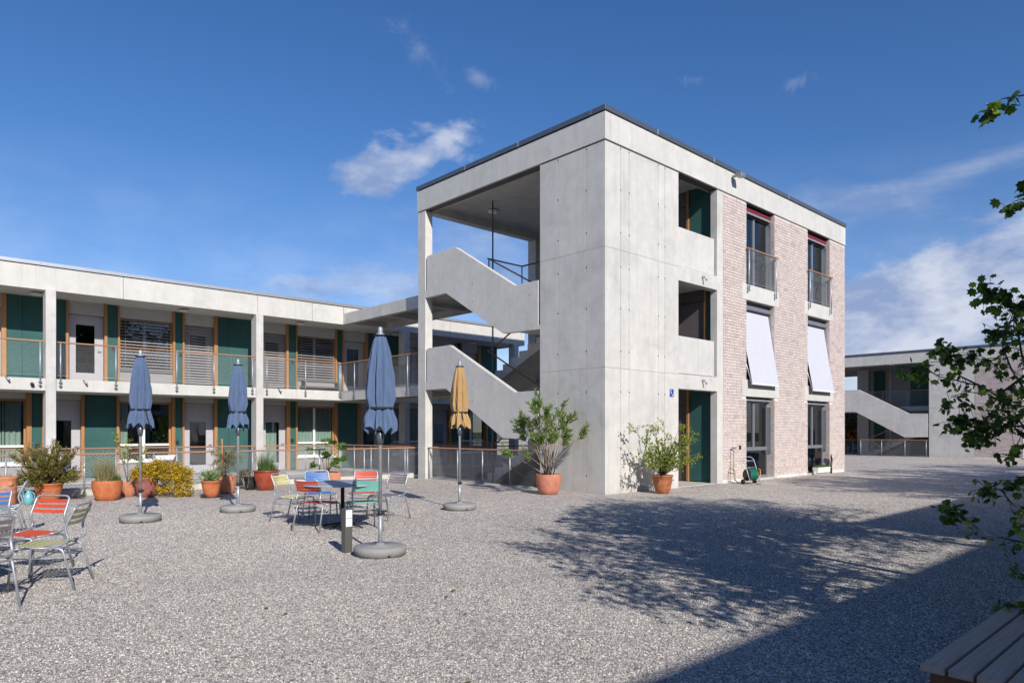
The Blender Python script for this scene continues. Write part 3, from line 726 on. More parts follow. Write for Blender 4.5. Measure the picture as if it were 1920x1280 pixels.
# stair hall handrails, steel pole, rails
E_ = thing('stair_handrail', 'brown steel handrails and tall thin pole winding up the open stairwell', 'handrail', (1.45, 5.6, 0))
m = MB().tube([(1.45, 5.66, -2.9), (1.45, 5.66, 8.62)], 0.024, 8); part(E_, 'pole', m, 'steel_dark')
M['rail_brown'] = simple('brown_handrail', (0.32, 0.15, 0.075), 0.5, 0, 0.1)
for zt, zm in ((3.03, 1.53), (5.90, 4.40), (0.0, -1.4)):
    m = MB().tube([(1.41, 5.85, zt + .97), (1.41, 3.05, zm + .97)], 0.024, 6); part(E_, 'handrail', m, 'rail_brown')
for zb, zm in ((0.0, 1.53), (3.03, 4.40)):
    m = MB().tube([(1.49, 5.85, zb + .97), (1.49, 3.05, zm + .97), (1.41, 3.0, zm + .97)], 0.024, 6); part(E_, 'handrail', m, 'rail_brown')
m = MB().tube([(1.45, 5.9, 6.88), (2.93, 5.9, 6.88), (2.93, 0.4, 6.88)], 0.026, 6); part(E_, 'handrail', m, 'rail_brown')
for p in ((1.5, 5.9), (2.93, 5.9), (2.93, 4.2), (2.93, 2.5)):
    m = MB().tube([(p[0], p[1], 5.9), (p[0], p[1], 6.86)], 0.02, 6); part(E_, 'post', m, 'steel_dark')
w = MB(); wire_panel(w, (1.45, 5.9, 5.95), (1, 0, 0), 1.48, .9); wire_panel(w, (2.93, 3.0, 5.95), (0, 1, 0), 2.9, .9); part(E_, 'wire_net', w, 'wire', kind='stuff')
railing('ground level railing with orange wood handrail guarding the stair pit in the tower', (0.10, 2.17, 0), R(90), 5.02, [1.25, 2.40, 3.54, 4.95], 0.0, 0.99, 0.02, brackets=False)
railing('rear railing at ground level across the back of the tower stairwell', (0.3, 7.45, 0), 0, 4.5, [0.1, 1.3, 2.5, 3.7, 4.45], 0.0, 0.99, -0.2, brackets=False)
# lamps and outlets on the tower
def ceiling_lamp(x, y, z, label, group=None):
    t = thing('ceiling_lamp', label, 'lamp', (x, y, z), group=group)
    part(t, 'lamp_body', MB().lathe([(0.10, 0), (0.12, -0.005), (0.12, -0.03), (0.10, -0.032)], 24), 'panel_grey', loc=(0, 0, 0))
    part(t, 'diffuser', MB().lathe([(0.165, -0.028), (0.175, -0.045), (0.16, -0.075), (0.10, -0.09), (0.01, -0.095)], 28), 'lampglass', loc=(0, 0, 0))
ceiling_lamp(2.03, 6.3, 8.62, 'round white ceiling lamp under the tower roof beside the thin pole')
def spout(x, z, label, group):
    t = thing('drain_spout', label, 'spout', (x, 0, z), group=group)
    part(t, 'rosette', MB().tube([(0, 0, 0), (0, -0.012, 0)], 0.04, 12), 'galv', loc=(0, 0, 0))
    part(t, 'pipe', MB().tube(bend([(0, 0, 0), (0, -0.09, 0), (0.02, -0.13, -0.11)], 0.04), 0.026, 10), 'galv', loc=(0, 0, 0))
spout(4.2, 5.76, 'short steel outlet on the concrete slab edge under the top parapet', None)
spout(4.2, 2.90, 'short steel outlet on the concrete slab edge above the ground floor entrance', None)
fl = thing('flood_lamp', 'small grey flood lamp sticking out from the tower roof fascia', 'lamp', (5.78, -0.02, 8.93))
part(fl, 'bracket', MB().box(-0.04, 0.04, -0.16, 0.0, -0.03, 0.03), 'galv', loc=(0, 0, 0))
m = MB(); m.prism([(-0.16, -0.07), (-0.34, -0.10), (-0.36, 0.02), (-0.16, 0.07)], 'x', -0.12, 0.12); part(fl, 'lamp_head', m.mesh('lamp_head', ('alu',), 0.01), loc=(0, 0, 0))
# house number plate "5a"
def text_mesh(txt, size):
    cu = bpy.data.curves.new('numeral', 'FONT'); cu.body = txt; cu.size = size; cu.extrude = 0.0015; cu.resolution_u = 3
    ob = bpy.data.objects.new('tmp', cu); COL.objects.link(ob); bpy.context.view_layer.update()
    me = bpy.data.meshes.new_from_object(ob); bpy.data.objects.remove(ob); return me
pl = thing('number_plate', 'small blue enamel house number plate on the white concrete wall by the entrance', 'sign', (2.72, -0.002, 2.50))
part(pl, 'plate', MB().box(-0.085, 0.085, -0.008, 0, -0.10, 0.10).mesh('plate', ('blue_sign',), 0.002), loc=(0, 0, 0))
for s_, sz_, dx, dz in (('5', 0.14, -0.072, -0.015), ('a', 0.12, -0.002, -0.082)):
    me = text_mesh(s_, sz_); me.materials.clear(); me.materials.append(M['white'])
    part(pl, 'numeral', me, loc=(dx, -0.0105, dz), rot=(R(90), 0, 0))
# garden tap, hose and socket on the brick
tapt = thing('garden_tap', 'brass wall tap with grey valves on the brick beside the entrance pillar', 'tap', (5.70, -0.0, 1.0))
part(tapt, 'pipe', MB().tube(bend([(0.22, 0, 0.0), (0.20, -0.03, 0), (-0.02, -0.04, 0), (-0.02, -0.10, -0.02), (-0.02, -0.11, -0.10)], 0.02), 0.016, 8), 'galv', loc=(0, 0, 0))
part(tapt, 'valve', MB().tube([(0.06, -0.05, 0.02), (0.06, -0.11, 0.02)], 0.03, 10), 'galv', loc=(0, 0, 0)); part(tapt, 'lever', MB().box(0.04, 0.12, -0.12, -0.10, 0.01, 0.03), 'black', loc=(0, 0, 0))
m = MB().tube(bend([(5.68, -0.11, 0.92), (5.66, -0.13, 0.5), (5.66, -0.13, 0.15), (5.72, -0.2, 0.02), (5.82, -0.35, 0.016), (5.78, -0.7, 0.016), (5.6, -0.95, 0.016)], 0.08), 0.013, 8)
single('garden_hose', m, 'hose', 'thin yellow green garden hose hanging from the wall tap to the gravel', 'hose')
sk = MB().box(-0.045, 0.045, -0.03, 0, -0.06, 0.06).mesh('wall_socket', ('black',), 0.01); single('wall_socket', sk, None, 'black outdoor wall socket on the brick right of the garden tap', 'socket', (6.23, 0, 1.02)) if False else None
o = bpy.data.objects.new('wall_socket', sk); COL.objects.link(o); o.location = (6.23, -0.001, 1.02); o['label'] = 'black outdoor wall socket on the brick right of the garden tap'; o['category'] = 'socket'
# ================================================================== LONG WING
YF, YW = 13.0, 14.65                       # fascia face, gallery back wall
W_ = thing('gallery_wing', 'long two storey flat roofed house with open galleries, green panels and orange posts', 'building', (-8, 16, 0))
wp = lambda *a, **k: boxpart(W_, *a, **k)
XE = 9.9
fj = [-27.6, -23.5, -19.4, -15.3, -11.2, -7.04, -2.88, -0.84, 0.42]
for a, b in zip(fj, fj[1:]): wp('fascia_panel', a + .006, b - .006, YF, YF + .12, 5.51, 6.17, 'conc_smooth', 0.004)
for a, b in zip([2.28, 5.5, 9.72], [5.5, 9.72, XE]): wp('fascia_panel', a + .006, b - .006, YF, YF + .12, 5.51, 6.17, 'conc_smooth', 0.004)
wp('fascia_panel', 0.43, 2.27, YF, YF + .12, 5.93, 6.17, 'conc_smooth', 0.004)
wp('fascia_panel', XE - .12, XE, YF + .122, 19.9, 5.51, 6.17, 'conc_smooth')
for a in [-27.6 + 2.05 * k for k in range(19)]:
    b = min(a + 2.05, XE + .02)
    if b > a: wp('coping', a, b - .006, YF - .03, YF + .5, 6.195, 6.30, 'coping_light', 0.004)
    if a < XE - .3: wp('coping_clip', a - .02, a + .012, YF - .035, YF + .4, 6.19, 6.306, 'galv')
wp('roof_slab', -27.6, XE - .13, YF + .122, 19.9, 5.56, 6.19, 'conc_smooth'); wp('roof_backing', -27.6, XE - .14, YF + .06, YF + .12, 6.16, 6.195, 'joint')
wp('gallery_slab', -27.6, 9.7, 12.95, YW, 2.65, 2.995, 'conc_smooth', 0.005)
wp('gallery_slab', -27.6, 9.7, 12.95, YW, -0.35, -0.05, 'panel_grey'); wp('gallery_floor', -27.6, 9.7, 12.93, YW, -0.046, 0.0, 'conc_smooth', 0.004)
wp('lower_wall', -27.6, 9.7, YW, YW + .1, -2.9, -0.06, 'conc_dark')
for x in [-27.25 + 6.07 * k for k in range(7)]: wp('column', x, x + .25, 12.955 - .055, 13.35 - .03, -2.9, 5.53, 'conc', 0.006)
# back of the building and dark rooms
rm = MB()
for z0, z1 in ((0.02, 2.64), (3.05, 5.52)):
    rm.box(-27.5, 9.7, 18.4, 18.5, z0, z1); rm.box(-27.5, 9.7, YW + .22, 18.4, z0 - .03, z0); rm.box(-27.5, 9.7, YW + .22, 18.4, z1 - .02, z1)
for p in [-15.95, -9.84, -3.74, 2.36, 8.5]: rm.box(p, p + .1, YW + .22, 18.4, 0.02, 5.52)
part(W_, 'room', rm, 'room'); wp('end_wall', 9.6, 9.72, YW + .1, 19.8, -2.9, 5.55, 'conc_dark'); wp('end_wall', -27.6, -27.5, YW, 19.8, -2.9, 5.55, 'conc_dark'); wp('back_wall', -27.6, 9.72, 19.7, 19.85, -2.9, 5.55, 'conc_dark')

def slats(parent, x0, x1, z0, z1, y, pitch=0.092, tilt=38):
    m = MB(); w = 0.078; c, s = math.cos(R(tilt)), math.sin(R(tilt)); h = w / 2
    pts = [(-h * c, -h * s), (0, 0.006), (h * c, h * s), (h * c, h * s - .0015), (0, 0.0045), (-h * c, -h * s - .0015)]
    m.prism(pts, 'x', 0, x1 - x0); me = m.mesh('slat', ('slat',)); z = z1 - pitch / 2; k = 0
    while z > z0 + .02:
        part(parent, 'slat', me, wloc=(x0, y, z)); z -= pitch
    for xx in (x0 + .15, x1 - .15):
        part(parent, 'ladder_cord', MB().box(xx - .003, xx + .003, y - .04, y - .037, z0, z1), 'slat')
def fac_green(x0, x1, f, top):
    if x1 - x0 > 1.2:
        xm = x0 + (x1 - x0) * .26; wp('green_panel', x0, xm - .004, YW, YW + .06, f + .03, top, 'green'); wp('green_panel', xm + .004, x1, YW, YW + .06, f + .03, top, 'green')
    else: wp('green_panel', x0, x1, YW, YW + .06, f + .03, top, 'green')
def fac_post(x0, x1, f, top): wp('wood_post', x0, x1, YW - .05, YW + .09, f, top, 'larch', 0.003)
def fac_door(x0, x1, f, top, blind=False, curt=False, lower=False):
    zt = f + 2.06 - (0.0 if not lower else -.32 * 0); lt = f + 2.10 if not lower else f + 2.43
    wp('lintel_panel', x0, x1, YW + .02, YW + .1, lt + .01, top, 'lintel')
    gx0, gx1 = x0 + .22, x1 - .24; gz0, gz1 = f + .29, f + 1.80
    fr = MB(); y0, y1 = YW + .12, YW + .17
    fr.box(x0, gx0, y0, y1, f, lt); fr.box(gx1, x1, y0, y1, f, lt); fr.box(gx0, gx1, y0, y1, f, gz0); fr.box(gx0, gx1, y0, y1, gz1, lt)
    d = part(W_, 'door', fr, 'door_grey')
    g = MB(); g.box(gx0, gx1, y0 + .02, y0 + .026, gz0, gz1); part(d, 'pane', g, 'glass')
    boxpart(d, 'handle', x1 - .16, x1 - .06, y0 - .05, y0 - .02, f + .98, f + 1.01, 'galv')
    if curt: part(d, 'curtain', curtain_mesh(gx0 + .02, gx1 - .02, gz0, gz1 + .05, YW + .3, .02, 6), 'curtain')
    if blind: slats(d, x0 + .02, x1 - .02, f + .02, lt, YW + .06)
    wp('door_sill', x0, x1, YW - .04, YW + .12, f - .02, f + .03, 'alu')
def fac_window(x0, x1, f, top, blind=False, curt=(), lower=False, planter=False):
    zs_, zt = (f + .50, f + 2.43) if lower else (f + .47, f + 2.12)
    wp('lintel_panel', x0, x1, YW + .02, YW + .1, zt + .01, top, 'lintel')
    wp('apron_panel', x0, x1, YW, YW + .06, f, zs_ - .07, 'panel_grey')
    sl = MB().box(x0 - .03, x1 + .03, YW - .06, YW + .1, zs_ - .066, zs_ - .02); wsill = part(W_, 'window_sill', sl, 'white' if lower else 'alu')
    fr = MB(); y0, y1 = YW + .10, YW + .16; t = .055; mxx = (x0 + x1) / 2 - .04
    fr.box(x0, x1, y0, y1, zs_ - .02, zs_ + t); fr.cur = 1; fr.box(x0, x1, y0 - .03, y1, zt - t, zt); fr.box(x0, x0 + t, y0 - .03, y1, zs_ + t, zt - t); fr.box(x1 - t, x1, y0 - .03, y1, zs_ + t, zt - t); fr.cur = 0
    fr.box(mxx - .045, mxx + .045, y0 - .004, y1, zs_ + t, zt - t); zr = zs_ + .52
    fr.box(x0 + t, x1 - t, y0 - .008, y1 - .01, zr - .035, zr + .035)
    w = part(W_, 'window', fr, ('white' if lower else 'door_grey', 'larch'))
    for a, b in ((x0 + t, mxx - .045), (mxx + .045, x1 - t)):
        for c, d in ((zs_ + t, zr - .035), (zr + .035, zt - t)):
            g = MB(); g.box(a, b, y0 + .02, y0 + .026, c, d); part(w, 'pane', g, 'glass')
    for a, b in curt: part(w, 'curtain', curtain_mesh(x0 + a, x0 + b, zs_, zt, YW + .23, .022, max(2, int((b - a) / .12))), 'curtain')
    if blind: slats(w, x0 + .03, x1 - .03, zs_, zt, YW + .045, 0.098, 30)
TU, TL = 5.56, 2.645
def upper(p, kinds):
    f = 3.05
    fac_green(p, p + 1.5, f, TU); fac_post(p + 1.5, p + 1.57, f, TU)
    fac_door(p + 1.57, p + 2.55, f, TU, blind='b' in kinds[0]); fac_post(p + 2.55, p + 2.64, f, TU)
    fac_green(p + 2.64, p + 2.94, f, TU); fac_post(p + 2.94, p + 2.99, f, TU)
    fac_window(p + 2.99, p + 4.61, f, TU, blind='b' in kinds[1], curt=[(0.05, .3)] if 'c' in kinds[1] else []); fac_post(p + 4.61, p + 4.68, f, TU)
    fac_green(p + 4.68, p + 4.92, f, TU); fac_post(p + 4.92, p + 4.98, f, TU)
    fac_door(p + 4.98, p + 5.98, f, TU, blind='b' in kinds[2]); fac_post(p + 5.98, p + 6.10, f, TU)
upper(-21.94, ('', 'b', '')); upper(-15.84, ('b', '', '')); upper(-9.74, ('', 'b', 'b')); upper(-3.64, ('b', 'b', '')); upper(2.46, ('', 'c', ''))
wp('green_panel', 8.56, 9.6, YW, YW + .06, 3.08, TU, 'green')
low = [('g', -21.9, -16.0), ('o', -16.0, -15.93), ('d', -15.93, -14.9), ('g', -14.9, -13.0), ('o', -13.0, -12.9), ('w', -12.9, -11.2), ('o', -11.2, -11.1), ('w', -11.1, -9.25), ('o', -9.25, -9.12), ('g', -9.12, -8.86), ('o', -8.86, -8.80),
       ('d', -8.80, -7.83), ('o', -7.83, -7.74), ('g', -7.74, -6.84), ('o', -6.84, -6.77), ('w', -6.77, -5.17), ('o', -5.17, -5.06), ('g', -5.06, -4.82), ('o', -4.82, -4.76), ('d', -4.76, -3.75),
       ('o', -3.75, -3.65), ('g', -3.65, -2.13), ('o', -2.13, -2.05), ('dc', -2.05, -1.07), ('o', -1.07, -0.94), ('g', -0.94, -0.71), ('o', -0.71, -0.64), ('wc', -0.64, 0.95), ('o', 0.95, 1.07), ('g', 1.07, 1.98), ('o', 1.98, 2.10),
       ('d', 2.10, 3.1), ('o', 3.1, 3.2), ('g', 3.2, 3.6), ('o', 3.6, 3.66), ('w', 3.66, 5.3), ('o', 5.3, 5.4), ('g', 5.4, 5.7), ('d', 5.7, 6.7), ('o', 6.7, 6.8), ('g', 6.8, 7.3), ('w', 7.3, 8.9), ('o', 8.9, 9.0), ('g', 9.0, 9.6)]
for k, a, b in low:
    f = 0.03
    if k == 'g': fac_green(a, b, f, TL)
    elif k == 'o': fac_post(a, b, f, TL)
    elif k[0] == 'd': fac_door(a, b, f, TL, curt='c' in k, lower=True)
    else: fac_window(a, b, f, TL, lower=True, curt=([(0.05, .75), (.85, 1.55)] if 'c' in k else ([(.05, .32)] if a > -8 else [(1.2, 1.75)])))
wp('plinth', -27.6, 9.6, YW - .03, YW + .2, 2.996, 3.05, 'alu'); wp('plinth', -27.6, 9.6, YW - .03, YW + .2, 0.0, 0.03, 'alu')
for x, z, f in ((-6.92, 4.14, 0), (-4.86, 4.1, 0), (-0.84, 4.12, 0), (-8.98, 1.05, 0), (-4.98, 1.12, 0), (-0.84, 1.15, 0)):
    wp('bell_plate', x - .05, x + .05, YW - .03, YW - .001, z - .06, z + .06, 'black')
for x in (-5.02, -9.1, -0.89, -13.2, 3.3, 7.4):
    ceiling_lamp(x, 13.85, 5.555, {-13.2: 'ceiling lamp on the upper gallery left of the picture', 3.3: 'ceiling lamp on the upper gallery behind the link bridge', 7.4: 'ceiling lamp at the right end of the upper gallery', -5.02: 'ceiling lamp on the upper gallery over the window with shut blinds', -9.1: 'ceiling lamp on the upper gallery beside the leftmost column', -0.89: 'ceiling lamp on the upper gallery right of the second column'}.get(x, 'ceiling lamp on the upper gallery out of sight'), group='ceiling lamps of the upper gallery')
def slab_spout(x, z, label, group='drain spouts on the gallery slab edge'):
    t = thing('drain_spout', label, 'spout', (x, 12.95, z), group=group)
    part(t, 'pipe', MB().tube([(0, 0.02, 0.03), (0.06, -0.13, -0.06)], 0.028, 8), 'galv', loc=(0, 0, 0))
slab_spout(-9.96, 2.97, 'slanting drain spout on the gallery slab left of the leftmost column'); slab_spout(-8.1, 2.95, 'slanting drain spout on the gallery slab right of the leftmost column'); slab_spout(-2.16, 2.95, 'slanting drain spout on the gallery slab right of the second column')
t = thing('spot_lamp', 'small round dark spot lamp on the gallery slab edge beside the leftmost column', 'lamp', (-9.36, 12.95, 2.83))
part(t, 'lamp_tube', MB().tube([(0, 0, 0), (0, -0.10, -0.03)], 0.045, 12), 'black', loc=(0, 0, 0))
# furniture on the galleries
bb = thing('white_tray', 'white plastic planter tray on the lower gallery window sill', 'planter', (-5.45, 14.45, 0.42))
m = MB(); m.prism([(-0.33, 0.16), (0.33, 0.16), (0.30, 0.12), (0.24, 0), (-0.26, 0), (-0.30, 0.12)], 'y', -0.07, 0.07); part(bb, 'tray', m, 'white', loc=(0, -0.03, 0.12))
bn = thing('gallery_bench', 'low dark bench on the upper gallery right of the second column', 'bench', (0.0, 14.0, 3.0))
part(bn, 'seat', MB().box(-0.75, 0.75, -0.16, 0.16, 0.38, 0.42), 'bolt_grey', loc=(0.1, 0.2, 0))
for s_ in (-0.7, 0.7): part(bn, 'leg', MB().box(s_ - .02, s_ + .02, -0.15, 0.15, 0, 0.38), 'bolt_grey', loc=(0.1, 0.2, 0))
# gallery railings (between the columns) and the long yard railing
cols = [-27.25 + 6.07 * k for k in range(7)]
n_ = 0
names = {2: 'leftmost', 3: 'second', 4: 'third'}
for lv, base in ((1, 3.05), (0, 0.0)):
    for k in range(6):
        a, b = cols[k] + .25 + .03, cols[k + 1] - .03
        if b > 0.3 > a: segs = [(a, 0.26)] + ([(2.4, b)] if True else [])
        else: segs = [(a, b)]
        for a1, b1 in segs:
            L_ = b1 - a1
            if L_ < 0.4: continue
            posts = [.08] + [x for x in (L_ * .26, L_ * .56, L_ * .76)] + [L_ - .1] if L_ > 4 else [0.1, L_ * .52, L_ - .05]
            where = ('upper' if lv else 'lower') + ' gallery railing '
            if k == 2: wh = 'on the left edge, left of the leftmost visible column'
            elif k == 3: wh = 'between the leftmost and the second visible column'
            elif k == 4 and a1 < 0: wh = 'between the second visible column and the link bridge'
            elif k == 4: wh = 'right of the link bridge behind the open stairs'
            elif k == 5: wh = 'at the right end behind the stair tower'
            else: wh = 'on stretch %s left of the picture' % ('first', 'second')[k % 2]
            railing(where + wh, (a1, 12.91, 0), 0, L_, posts, base, 1.0, -0.30 if lv else -0.25, group='gallery railings')
railing('long ground level railing with wood handrail on the yard edge behind the flower pots', (-24, 7.76, 0), 0, 24.0, [0.3 + 1.458 * k for k in range(17)], 0.0, 0.985, 0.02, brackets=False)

# ------------------------------------------------------------------ link bridge between wing and tower
Bz = thing('link_bridge', 'concrete covered bridge joining the gallery wing to the open stair tower', 'bridge', (1.3, 10.2, 0))
bp = lambda *a, **k: boxpart(Bz, *a, **k)
bp('edge_beam', 0.40, 0.60, 7.62, 12.99, 5.51, 5.92, 'conc', 0.005); bp('edge_beam', 2.08, 2.28, 7.62, 12.99, 5.51, 5.92, 'conc', 0.005)
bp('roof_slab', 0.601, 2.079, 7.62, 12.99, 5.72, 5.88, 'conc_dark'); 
for y in (7.7, 10.3, 12.7): bp('cross_beam', 0.601, 2.079, y, y + .2, 5.53, 5.719, 'conc')
for z in (3.0, 0.0):
    bp('deck_beam', 0.30, 0.48, 7.60, 12.92, z - .36, z + .0, 'conc', 0.005); bp('deck_beam', 2.2, 2.38, 7.60, 12.92, z - .36, z + .0, 'conc', 0.005); bp('deck_slab', 0.481, 2.199, 7.60, 12.92, z - .25, z - .02, 'conc_dark')
for base in (3.0, 0.0):
    wh = 'upper' if base else 'ground level'
    railing(wh + ' railing along the link bridge side facing the yard', (0.27, 7.65, 0), R(90), 5.3, [0.12, 0.91, 2.04, 3.16, 4.30, 5.28], base, 1.03 if base else 1.0, -0.30, group='link bridge railings')
    railing(wh + ' railing along the far side of the link bridge', (2.41, 7.65, 0), R(90), 5.2, [0.12, 1.6, 3.1, 4.6], base, 1.03 if base else 1.0, -0.30, group='link bridge railings')

# ================================================================== FAR HOUSE on the right (its yard face is the plane x = 32)
FX = 32.0
F_ = thing('far_house', 'distant two storey concrete and brick house with an open corner stair', 'building', (36, 0, 0))
fp = lambda *a, **k: boxpart(F_, *a, **k)
fjs = [12.0, 8.6, 4.37, 0.21, -4.0, -8.2, -12.4, -16.6]
for a, b in zip(fjs, fjs[1:]): fp('fascia_panel', FX - .03, FX + .1, b + .006, a - .006, 5.48, 6.08, 'conc', 0.004)
fp('coping', FX - .06, FX + .4, -16.6, 12.0, 6.10, 6.22, 'steel_dark'); fp('roof_slab', FX + .1, 42, -16.6, 12.0, 5.62, 6.08, 'conc_dark'); fp('roof_slab', FX + .1, FX + .3, -16.6, 12, 5.5, 5.62, 'conc_dark')
for a, b in ((2.45, 1.45), (1.45, 0.21)): fp('concrete_panel', FX, FX + .3, b + .004, a - .004, 2.83, 5.47, 'conc', 0.003); fp('concrete_panel', FX, FX + .3, b + .004, a - .004, -0.05, 2.82, 'conc', 0.003)
fp('wall_backing', FX + .016, FX + .3, -2.0, 0.20, 0.0, 5.47, 'mortar'); fp('wall_backing', FX + .016, FX + .3, -12, -3.4, 0.0, 5.47, 'mortar'); fp('wall_backing', FX + .016, FX + .3, -3.4, -2.0, 2.5, 3.1, 'mortar')
mbk = MB(); rng = random.Random(5)
for (a, b, z0, z1) in ((-2.0, 0.19, 0.1, 5.45), (-12, -3.4, 0.1, 5.45)):
    z = z0; row = 0
    while z < z1 - .05:
        y = a - (0.13 if row % 2 else 0)
        while y < b:
            p, q = max(a, y), min(b, y + .242)
            if q - p > .03: mbk.r = min(1, max(0, rng.gauss(.3, .25))); mbk.box(FX, FX + .016, p, q, z, z + .072)
            y += .255
        z += .085; row += 1
part(F_, 'brickwork', mbk.mesh('brickwork', ('brick',), rnd=True), kind='stuff')
wf = MB()
for z0, z1 in ((0.05, 2.5), (3.1, 5.4)):
    wf.box(FX - .01, FX + .1, -2.08, -1.98, z0, z1); wf.box(FX - .01, FX + .1, -3.42, -3.32, z0, z1); wf.box(FX - .01, FX + .1, -3.32, -2.08, z1 - .1, z1)
wn = part(F_, 'window', wf, 'white')
for z0, z1 in ((0.05, 2.4), (3.1, 5.3)): part(wn, 'pane', MB().box(FX + .04, FX + .05, -3.32, -2.08, z0, z1), 'glass')
fp('room', FX + 1.2, FX + 1.3, -12, 0.2, 0, 5.5, 'room')
fp('end_wall', FX + .3, 42, 2.2, 2.45, 0, 5.5, 'conc_dark')
# open stair: back wall, column, slabs, parapet
fp('column', FX + 3.2, FX + 3.5, 6.9, 7.6, 0, 5.5, 'conc_dark'); fp('gallery_slab', FX + 1.6, FX + 4.2, 2.46, 12, 2.72, 3.0, 'conc')
fp('hall_wall', FX + 4.2, FX + 4.4, 2.46, 7.6, 0, 5.5, 'conc_dark')
for y0, y1, mt in ((6.2, 6.9, 'green'), (6.1, 6.2, 'larch'), (4.7, 6.1, 'panel_grey'), (3.2, 4.7, 'green'), (2.46, 3.2, 'door_dark')):
    for f in (0.05, 3.05): fp({'green': 'green_panel', 'larch': 'wood_post', 'panel_grey': 'wall_panel', 'door_dark': 'door'}[mt], FX + 4.14, FX + 4.2, y0 + .003, y1 - .003, f, f + 2.4, mt)
m = MB(); m.prism([(9.2, 4.05), (6.31, 4.05), (3.5, 2.53), (2.5, 2.51), (2.5, 1.16), (3.74, 1.14), (6.5, 2.69), (9.2, 2.69)], 'x', FX, FX + .16); part(F_, 'stair_parapet', m.mesh('stair_parapet', ('conc',), .005))
m = MB(); n8 = 8; o = []
for i in range(n8): o += [(3.5 + i * .35, 1.4 + i * .195), (3.5 + i * .35, 1.4 + (i + 1) * .195)]
o += [(6.3, 2.96), (6.3, 2.75), (3.5, 1.2)]; m.prism(o, 'x', FX + .18, FX + 1.4); part(F_, 'stair_flight', m, 'conc')
m = MB(); o = []
for i in range(n8): o += [(6.3 - i * .35, 0 + i * .175), (6.3 - i * .35, (i + 1) * .175)]
o += [(3.5, 1.4), (3.5, 1.2), (6.3, -.2)]; m.prism(o, 'x', FX + 1.5, FX + 2.7); part(F_, 'stair_flight', m, 'conc_dark')
fp('half_landing', FX + .18, FX + 2.7, 2.46, 3.5, 1.2, 1.4, 'conc')
part(F_, 'handrail', MB().tube([(FX + 1.4, 6.2, 3.95), (FX + 1.4, 3.4, 2.4)], .03, 6), 'rail_brown'); part(F_, 'handrail', MB().tube([(FX + 1.5, 6.3, 1.0), (FX + 1.5, 3.5, 2.35)], .03, 6), 'rail_brown'); part(F_, 'handrail', MB().tube([(FX + 1.3, 6.2, 0.9), (FX + 1.3, 3.4, -.6)], .03, 6), 'rail_brown')
part(F_, 'pole', MB().tube([(FX + 1.45, 5.0, 0), (FX + 1.45, 5.0, 5.6)], .025, 6), 'galv')
railing('railing on the upper landing of the distant house', (FX + 1.7, 2.6, 0), R(90), 4.2, [0.1, 1.5, 2.9, 4.1], 3.0, 0.98, -.2, brackets=False)
railing('ground railing with orange handrail in front of the distant open stair', (FX + .02, 2.5, 0), R(90), 3.75, [0.1, 1.22, 2.5, 3.7], 0.0, 0.99, 0.0, brackets=False, top='larch')
railing('wire railing by the hedge between tower and distant house', (FX + 3, 7.7, 0), R(90), 6.0, [0.1, 1.5, 3.0, 4.5, 5.9], 0.0, 0.95, 0.0, brackets=False)
ceiling_lamp(FX + 1.2, 4.8, 5.62, 'round ceiling lamp under the distant house roof'); 

# houses with tiled roofs beyond
def tiled_house(name, label, x0, x1, y0, y1, eave, ridge, along='x', wall='render_wall'):
    H = thing(name, label, 'house', ((x0 + x1) / 2, (y0 + y1) / 2, 0))
    m = MB()
    if along == 'x': m.prism([(y0, 0), (y1, 0), (y1, eave), ((y0 + y1) / 2, ridge - .1), (y0, eave)], 'x', x0, x1)
    else: m.prism([(x0, 0), (x1, 0), (x1, eave), ((x0 + x1) / 2, ridge - .1), (x0, eave)], 'y', y0, y1)
    part(H, 'wall', m, wall)
    rr = MB(); rng = random.Random(len(label)); oh = 0.45
    for sgn in (-1, 1):
        if along == 'x': c0, half, l0, l1 = (y0 + y1) / 2, (y1 - y0) / 2 + oh, x0 - oh, x1 + oh
        else: c0, half, l0, l1 = (x0 + x1) / 2, (x1 - x0) / 2 + oh, y0 - oh, y1 + oh
        sl = (ridge - eave) / ((half - oh)); nrow = int(half / .33); ncol = int((l1 - l0) / .25)
        for r_ in range(nrow):
            for q in range(ncol):
                d0 = half * (1 - r_ / nrow); d1 = half * (1 - (r_ + 1) / nrow) - .0
                za = ridge - d0 * sl + .05; zb = ridge - d1 * sl + .0
                a = l0 + q * .25; b = a + .235; rr.r = rng.random()
                P = (lambda l, d, z: (l, c0 + sgn * d, z)) if along == 'x' else (lambda l, d, z: (c0 + sgn * d, l, z))
                mid = (a + b) / 2
                rr._add([P(a, d0, za), P(mid, d0, za + .04), P(b, d0, za), P(a, d1, zb), P(mid, d1, zb + .04), P(b, d1, zb), P(mid, d0, za - .05)], [(0, 1, 4, 3), (1, 2, 5, 4), (0, 6, 1), (1, 6, 2)])
    part(H, 'roof', rr.mesh('roof', ('tile',), rnd=True), kind='stuff')
    return H
tiled_house('tiled_house', 'house with a dark red tiled roof behind the hedge, left of the distant stair', 42, 50, 8.0, 24, 2.9, 5.3, 'x')
h2 = tiled_house('gabled_house', 'pale house with a red edged gable showing above the distant flat roof', 46, 56, -9.5, -1.5, 7.0, 10.2, 'x')
part(h2, 'verge_board', MB().prism([(-1.3, 6.85), (-5.5, 10.25), (-9.7, 6.85), (-9.7, 7.1), (-5.5, 10.5), (-1.3, 7.1)], 'x', 45.4, 45.6), 'tile')
